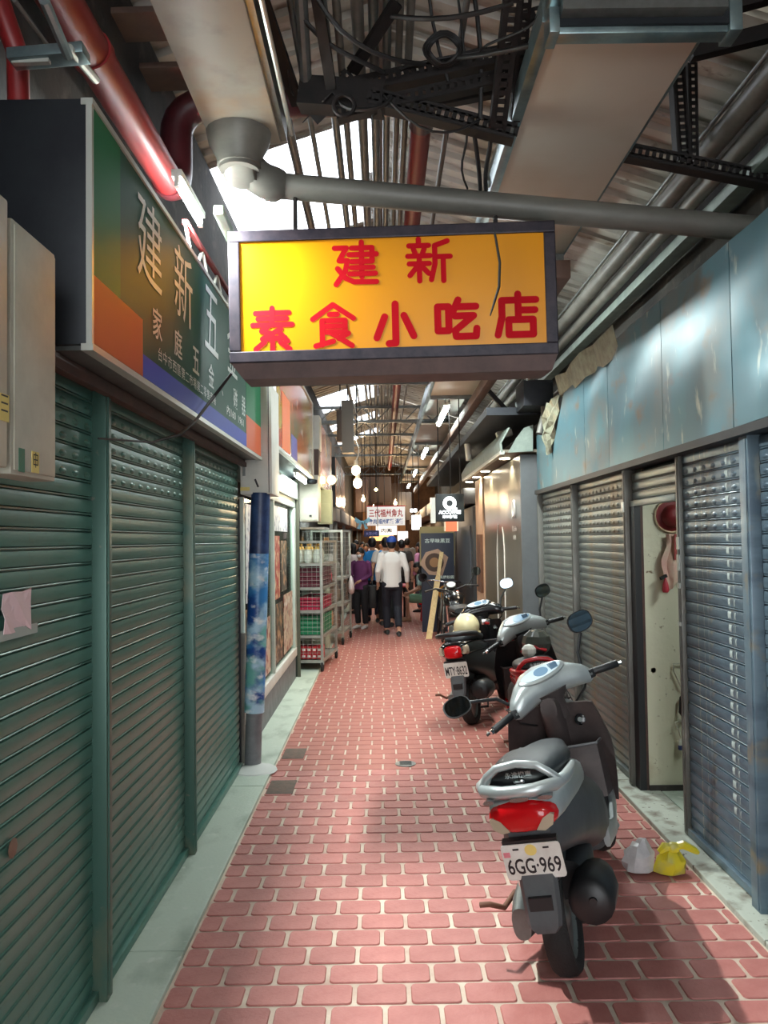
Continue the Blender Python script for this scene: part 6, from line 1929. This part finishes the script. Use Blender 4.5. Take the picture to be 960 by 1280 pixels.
# second parked machine behind the plank: handlebar basket cart with silver basket
p = at_z(545, 798)
t = thing('bicycle', 'old grey bicycle with a round headlamp behind the leaning plank', 'bicycle', (.95, 14.15, 0), (0, R(-4), R(180)))
for nm, y in (('rear_wheel', 0), ('front_wheel', 1.0)):
    mb = MB().tube([(0, y + .30 * cos(a), .31 + .30 * sin(a)) for a in [2 * pi * k / 28 for k in range(28)]], .014, 6, closed=True)
    o = mb.build(nm, M['rubber'], t, local=True, smooth=60)
    sp = MB()
    for k in range(12):
        a = 2 * pi * k / 12
        sp.cyl((0, y, .31), (0, y + .29 * cos(a), .31 + .29 * sin(a)), .002, n=4)
    sp.build('spoke', M['chrome'], o, local=True)
MB().tube([(0, 0, .31), (0, .4, .30), (0, .32, .75), (0, 0, .31)], .014, 8).tube([(0, .4, .30), (0, .85, .75), (0, .33, .68)], .014, 8).tube([(0, 1.0, .31), (0, .86, .75), (0, .83, .95)], .014, 8).build('frame', M['grey_metal'], t, local=True, smooth=60)
MB().tube([(-.28, .68, .98), (-.2, .8, 1.0), (0, .84, .98), (.2, .8, 1.0), (.28, .68, .98)], .012, 8).build('handlebar', M['chrome'], t, local=True, smooth=60)
MB().loft([sring(.2, .80, .16, .05), sring(.32, .80, .14, .05), sring(.45, .79, .05, .03)]).build('saddle', M['seat'], t, local=True, smooth=60)
MB().lathe([(.02, 0), (.05, .03), (.055, .06)], (0, .88, .85), (0, 1, 0), 16).build('headlamp', M['black_plastic'], t, local=True)
# ================================================================== people
def remesh(mb, name, m, voxel, parent, local=True, sm=4):
    me = mb.mesh(name, m, 0)
    o = bpy.data.objects.new(name, me)
    COL.objects.link(o)
    r = o.modifiers.new('r', 'REMESH')
    r.mode = 'VOXEL'
    r.voxel_size = voxel
    s = o.modifiers.new('s', 'SMOOTH')
    s.iterations = sm
    s.factor = .5
    dg = bpy.context.evaluated_depsgraph_get()
    me2 = bpy.data.meshes.new_from_object(o.evaluated_get(dg))
    bpy.data.objects.remove(o)
    me2.name = name
    me2.materials.clear()
    me2.materials.append(m)
    me2.shade_smooth()
    return put(name, me2, parent, local)


def ering(c, rx, ry, n=14):
    return [Vector((c[0] + rx * cos(2 * pi * k / n), c[1] + ry * sin(2 * pi * k / n), c[2])) for k in range(n)]


def person(label, loc, heading, H, shirt, trousers, hair='hair', cap=None, pose='walk', sleeve='long', shorts=False, look=0, arms=None, vox=.016, lean=0, shoe=(30, 28, 28), mask=False, bun=False, group=None, hairlen=0.0):
    t = thing('person', label, 'person', loc, (0, 0, R(heading)), group)
    k = H / 1.70
    V = lambda *a: Vector(a) * k
    sk = M['skin']
    sit = pose == 'sit'
    dz = -.42 if sit else 0
    hip = {s: V(s * .09, 0, .90 + dz) for s in (-1, 1)}
    if pose == 'walk':
        knee = {-1: V(-.095, .12, .50), 1: V(.095, .03, .49)}
        ank = {-1: V(-.09, .10, .09), 1: V(.09, -.20, .13)}
        toe = {-1: V(-.10, .25, .035), 1: V(.10, -.09, .03)}
    elif sit:
        knee = {s: V(s * .12, .42, .50) for s in (-1, 1)}
        ank = {s: V(s * .11, .40, .09) for s in (-1, 1)}
        toe = {s: V(s * .12, .54, .03) for s in (-1, 1)}
    else:
        knee = {s: V(s * .095, .02, .49) for s in (-1, 1)}
        ank = {s: V(s * .09, -.02, .085) for s in (-1, 1)}
        toe = {s: V(s * .11, .12, .03) for s in (-1, 1)}
    ln = Matrix.Rotation(R(-lean), 3, 'X')
    base = V(0, 0, .92 + dz)
    U = lambda *a: base + ln @ (V(*a) - V(0, 0, .92))
    sho = {s: U(s * .185, -.01, 1.40) for s in (-1, 1)}
    if arms is None:
        arms = {-1: ((-.245, -.02, 1.13), (-.235, .06, .90)), 1: ((.245, -.05, 1.13), (.235, -.02, .89))}
    elb = {s: U(*arms[s][0]) for s in (-1, 1)}
    wri = {s: U(*arms[s][1]) for s in (-1, 1)}
    hd = U(0, .02, 1.60)
    # body
    b = MB()
    b.ell(hd, .078 * k, .098 * k, .115 * k, 16, 11)
    b.ell(hd + ln @ V(0, .025, -.055), .055 * k, .065 * k, .06 * k, 12, 8)
    b.tube([U(0, -.005, 1.38), U(0, 0, 1.46), U(0, .012, 1.53)], [.075 * k, .055 * k, .052 * k], 12)
    f = Matrix.Rotation(R(look), 3, 'Z')
    fd = lambda *a: hd + f @ (ln @ V(*a))
    b.tube([fd(0, .088, .02), fd(0, .112, -.015), fd(0, .10, -.03)], [.010 * k, .017 * k, .012 * k], 8)
    for s in (-1, 1):
        b.ell(fd(s * .080, 0, -.005), .014 * k, .022 * k, .032 * k, 8, 6)
    b.loft([ering(U(0, 0, z), rx * k, ry * k) for z, rx, ry in ((.88, .14, .10), (1.0, .14, .095), (1.12, .13, .09), (1.28, .155, .105), (1.40, .14, .08), (1.44, .07, .06))])
    for s in (-1, 1):
        b.tube([sho[s], elb[s], wri[s]], [.052 * k, .042 * k, .028 * k], 10)
        hv = (wri[s] - elb[s]).normalized()
        b.tube([wri[s], wri[s] + hv * .05 * k, wri[s] + hv * .095 * k], [.026 * k, .036 * k, .030 * k], 8)
        b.tube([hip[s], knee[s], ank[s]], [.085 * k, .058 * k, .040 * k], 10)
        b.tube([ank[s] + V(0, -.03, -.03), toe[s]], [.042 * k, .03 * k], 8)
    remesh(b, 'body', sk, vox, t)
    # fingers
    fg = MB()
    for s in (-1, 1):
        hv = (wri[s] - elb[s]).normalized()
        sd = Vector((0, 1, 0)) - hv * hv.y
        sd.normalize()
        pm = wri[s] + hv * .085 * k
        inn = hv.cross(sd) * s
        for j, L_ in enumerate((.060, .072, .068, .052)):
            o_ = pm + sd * ((.030 - .02 * j) * k)
            fg.tube([o_, o_ + hv * L_ * .5 * k, o_ + hv * L_ * .85 * k - inn * -.015 * k, o_ + hv * L_ * k + inn * .03 * k], [.009 * k, .009 * k, .008 * k, .006 * k], 6)
        o_ = wri[s] + hv * .04 * k + sd * .03 * k
        fg.tube([o_, o_ + (hv * .03 + sd * .025) * k, o_ + (hv * .06 + sd * .03) * k], [.011 * k, .010 * k, .008 * k], 6)
    fg.build('fingers', sk, t, local=True, smooth=60)
    # face
    fc = MB()
    for s in (-1, 1):
        fc.ell(fd(s * .030, .088, .012), .012 * k, .008 * k, .006 * k, 8, 5)
    fc.build('eyes', M['ink'], t, local=True)
    MB().tube([fd(-.022, .090, -.055), fd(0, .097, -.055), fd(.022, .090, -.055)], .005 * k, 6).build('lips', flat('lips', (160, 90, 84)), t, local=True)
    if mask:
        MB().ell(fd(0, .072, -.045), .052 * k, .04 * k, .042 * k, 12, 7).build('face_mask', flat('mask_white', (226, 230, 232)), t, local=True, smooth=60)
    # hair / cap
    hr = MB()
    hr.ell(hd + ln @ V(0, -.012, .022), .086 * k, .104 * k, .112 * k, 16, 9, -.15, 1)
    hr.ell(hd + ln @ V(0, -.035, -.01 - hairlen / 2), .080 * k, .075 * k, (.085 + hairlen / 2) * k, 14, 8)
    if bun:
        hr.ell(hd + ln @ V(0, -.11, .03), .045 * k, .04 * k, .045 * k, 10, 7)
    remesh(hr, 'hair', M[hair], vox * .8, t, sm=2)
    if cap:
        m = flat('cap_%d_%d_%d' % cap, cap)
        c_ = MB().ell(hd + ln @ V(0, -.005, .045), .092 * k, .112 * k, .10 * k, 18, 7, -.1, 1).build('cap', m, t, local=True, smooth=60)
        MB().loft([[fd(x * k / k, .09 + .075 * (1 - (x / .075) ** 2), .05 + z) for x in (-.075, -.05, 0, .05, .075)] + [fd(x, .06, .05 + z) for x in (.075, 0, -.075)] for z in (0, .008)]).build('peak', m, c_, local=True, smooth=40)
    # shirt
    sm_ = flat('cloth_%d_%d_%d' % shirt, shirt, .8)
    s_ = MB()
    s_.loft([ering(U(0, 0, z), rx * k, ry * k) for z, rx, ry in ((.84, .172, .128), (.95, .168, .124), (1.1, .162, .118), (1.28, .180, .126), (1.38, .172, .105), (1.43, .11, .08), (1.455, .075, .07))])
    for s in (-1, 1):
        if sleeve == 'long':
            s_.tube([sho[s] + V(-s * .04, 0, .0), sho[s], elb[s], elb[s].lerp(wri[s], .92)], [.072 * k, .064 * k, .052 * k, .040 * k], 10)
        else:
            s_.tube([sho[s] + V(-s * .04, 0, .0), sho[s], sho[s].lerp(elb[s], .75)], [.075 * k, .072 * k, .068 * k], 10)
    remesh(s_, 'shirt', sm_, vox, t)
    # trousers
    tm = flat('cloth_%d_%d_%d' % trousers, trousers, .8)
    p_ = MB()
    p_.loft([ering(base + V(0, 0, z), rx * k, ry * k) for z, rx, ry in ((-.12, .15, .11), (-.04, .175, .125), (.06, .165, .12), (.10, .155, .11))])
    for s in (-1, 1):
        if shorts:
            p_.tube([hip[s], hip[s].lerp(knee[s], .9)], [.10 * k, .098 * k], 10)
        else:
            p_.tube([hip[s], knee[s], ank[s] + V(0, 0, .03)], [.100 * k, .078 * k, .062 * k], 10)
    remesh(p_, 'trousers', tm, vox, t)
    # shoes
    for s in (-1, 1):
        fw = (toe[s] - ank[s])
        fw.z = 0
        fw.normalize()
        q = Vector((ank[s].x, ank[s].y, min(ank[s].z, toe[s].z + .05 * k)))
        so = MB()
        so.loft([[P + Vector((fw.y * w_ * cos(a), -fw.x * w_ * cos(a), h_ * (sin(a) + 1) + zb - .0)) for a in [2 * pi * j / 10 for j in range(10)]] for P, w_, h_, zb in ((q - fw * .07 * k, .028 * k, .035 * k, .004 - q.z + max(0, q.z - .085 * k)), (q - fw * .03 * k, .042 * k, .048 * k, .004 - q.z + max(0, q.z - .085 * k)), (q + fw * .05 * k, .048 * k, .042 * k, .004 - q.z + max(0, q.z - .085 * k) * .6), (q + fw * .15 * k, .045 * k, .028 * k, .004 - q.z), (q + fw * .185 * k, .02 * k, .014 * k, .006 - q.z))])
        so.build('shoe', flat('shoe_%d_%d_%d' % shoe, shoe), t, local=True, smooth=60)
    return t


g0 = lambda px, py: at_z(px, py)
p = g0(491, 794)
person('man in a white long-sleeved top, dark trousers and blue cap walking away', (p.x, p.y, 0), 4, 1.72, (226, 224, 222), (24, 26, 38), cap=(36, 76, 168), pose='walk', arms={-1: ((-.25, -.03, 1.12), (-.24, .10, .92)), 1: ((.26, -.04, 1.13), (.27, .03, .90))}, vox=.014)
person('man in a white T-shirt and black trousers walking with a black bag', (at_y(483, 750, p.y + 1.5).x, p.y + 1.5, 0), 2, 1.72, (214, 212, 208), (22, 22, 24), pose='walk', sleeve='short', arms={-1: ((-.255, -.05, 1.17), (-.27, .02, .97)), 1: ((.245, -.05, 1.13), (.235, -.02, .89))})
m2 = Vector((at_y(483, 750, p.y + 1.5).x, p.y + 1.5, 0))
hx, hy, hz = m2.x - .275, m2.y + .03, .87
t = thing('tote_bag', 'large black bag carried by the man in the white T-shirt', 'bag', (hx, hy, .36))
MB().box(hx - .08, hx + .08, hy - .17, hy + .17, .36, .80).build('sack', flat('tote_black', (24, 24, 26)), t, bevel=.03)
MB().tube([(hx, hy - .1, .79), (hx, hy - .05, hz), (hx, hy + .05, hz), (hx, hy + .1, .79)], .012, 8).build('handle', flat('tote_black', (24, 24, 26)), t, smooth=60)
person('man in a bright blue T-shirt walking deeper in the alley', (at_y(466, 750, 16.2).x, 16.6, 0), 0, 1.72, (40, 140, 214), (40, 44, 60), pose='walk', sleeve='short')
p = g0(452, 786)
person('woman in a purple jacket and black trousers with a white face mask', (p.x, p.y, 0), 150, 1.52, (106, 50, 100), (24, 22, 26), pose='stand', look=10, arms={-1: ((-.24, .0, 1.14), (-.10, .20, 1.03)), 1: ((.25, .02, 1.13), (.12, .20, 1.02))}, shoe=(206, 200, 198), mask=True, bun=True, vox=.014)
# seated diners
sx, sy = at_z(524, 772).x, 16.6
st = thing('stool', 'red round plastic stool under the seated person in green shorts', 'stool', (sx + .12, sy, 0))
MB().lathe([(.16, .34), (.165, .365), (.15, .38)], (sx + .12, sy, 0), n=18).build('seat', M['red_body'], st)
for a in (45, 135, 225, 315):
    MB().beam((sx + .12 + .16 * cos(R(a)), sy + .16 * sin(R(a)), 0), (sx + .12 + .12 * cos(R(a)), sy + .12 * sin(R(a)), .35), .03, .03).build('leg', M['red_body'], st)
person('seated person in a pale teal top and green shorts facing the stall', (sx + .12, sy, 0), 90, 1.62, (170, 200, 196), (120, 158, 128), pose='sit', sleeve='short', shorts=True, lean=14, hairlen=.12, arms={-1: ((-.24, .10, 1.16), (-.12, .32, 1.12)), 1: ((.24, .10, 1.16), (.12, .32, 1.12))}, shoe=(170, 130, 100))
tb = thing('folding_table', 'small red-topped folding table beside the seated diner', 'table', (sx - .47, sy + .3, 0))
MB().box(sx - .72, sx - .28, sy, sy + .9, .70, .73).build('top', flat('table_red', (186, 50, 60)), tb, bevel=.006)
for xx in (sx - .68, sx - .32):
    for yy in (sy + .26, sy + .84):
        MB().cyl((xx, yy, 0), (xx, yy, .70), .016, n=8).build('leg', M['black_plastic'], tb)
st = thing('stool', 'red plastic stool tucked under the folding table', 'stool', (sx - .48, sy + .58, 0))
MB().box(sx - .62, sx - .36, sy + .45, sy + .71, .40, .44).build('seat', M['red_body'], st, bevel=.02)
for xx in (sx - .60, sx - .38):
    for yy in (sy + .47, sy + .69):
        MB().box(xx - .015, xx + .015, yy - .015, yy + .015, 0, .4).build('leg', M['red_body'], st)
person('person in a dark brown shirt standing beyond the folding table', (at_y(503, 750, 19).x, 19, 0), 10, 1.66, (58, 50, 46), (36, 36, 40), pose='stand', sleeve='short', vox=.02)
person('person in a pink top at the stall past the folding table', (at_y(526, 750, 18.6).x, 18.6, 0), 60, 1.6, (226, 150, 186), (60, 60, 70), pose='stand', vox=.02, hairlen=.1)
crowd = [(442, 18.4, (206, 190, 186), (50, 46, 50), 'person in a pale top among the shoppers past the cage rack'), (446, 19.5, (120, 84, 70), (40, 40, 44), 'person in a brown jacket among the shoppers past the cage rack'), (458, 21.5, (70, 66, 72), (36, 36, 44), 'person in dark grey clothes deep in the alley'), (478, 22.5, (196, 190, 180), (50, 50, 60), 'person in an off-white shirt deep in the alley'), (454, 23.5, (150, 60, 54), (30, 30, 36), 'person in a rust red top deep in the alley'), (464, 25, (216, 206, 200), (44, 44, 50), 'person in a cream top deep in the alley'), (488, 24.5, (44, 60, 70), (40, 40, 44), 'person in a dark teal top deep in the alley'), (510, 23, (120, 118, 116), (50, 46, 44), 'person in a grey top by the far lit signs')]
for px, Y, sc_, tc_, lab in crowd:
    person(lab, (at_y(px, 750, Y).x, Y, 0), rs.choice((0, 180, 20, 160, 60)), rs.uniform(1.56, 1.7), sc_, tc_, pose='stand', vox=.026, hairlen=rs.choice((0, .1)), sleeve=rs.choice(('long', 'short')))
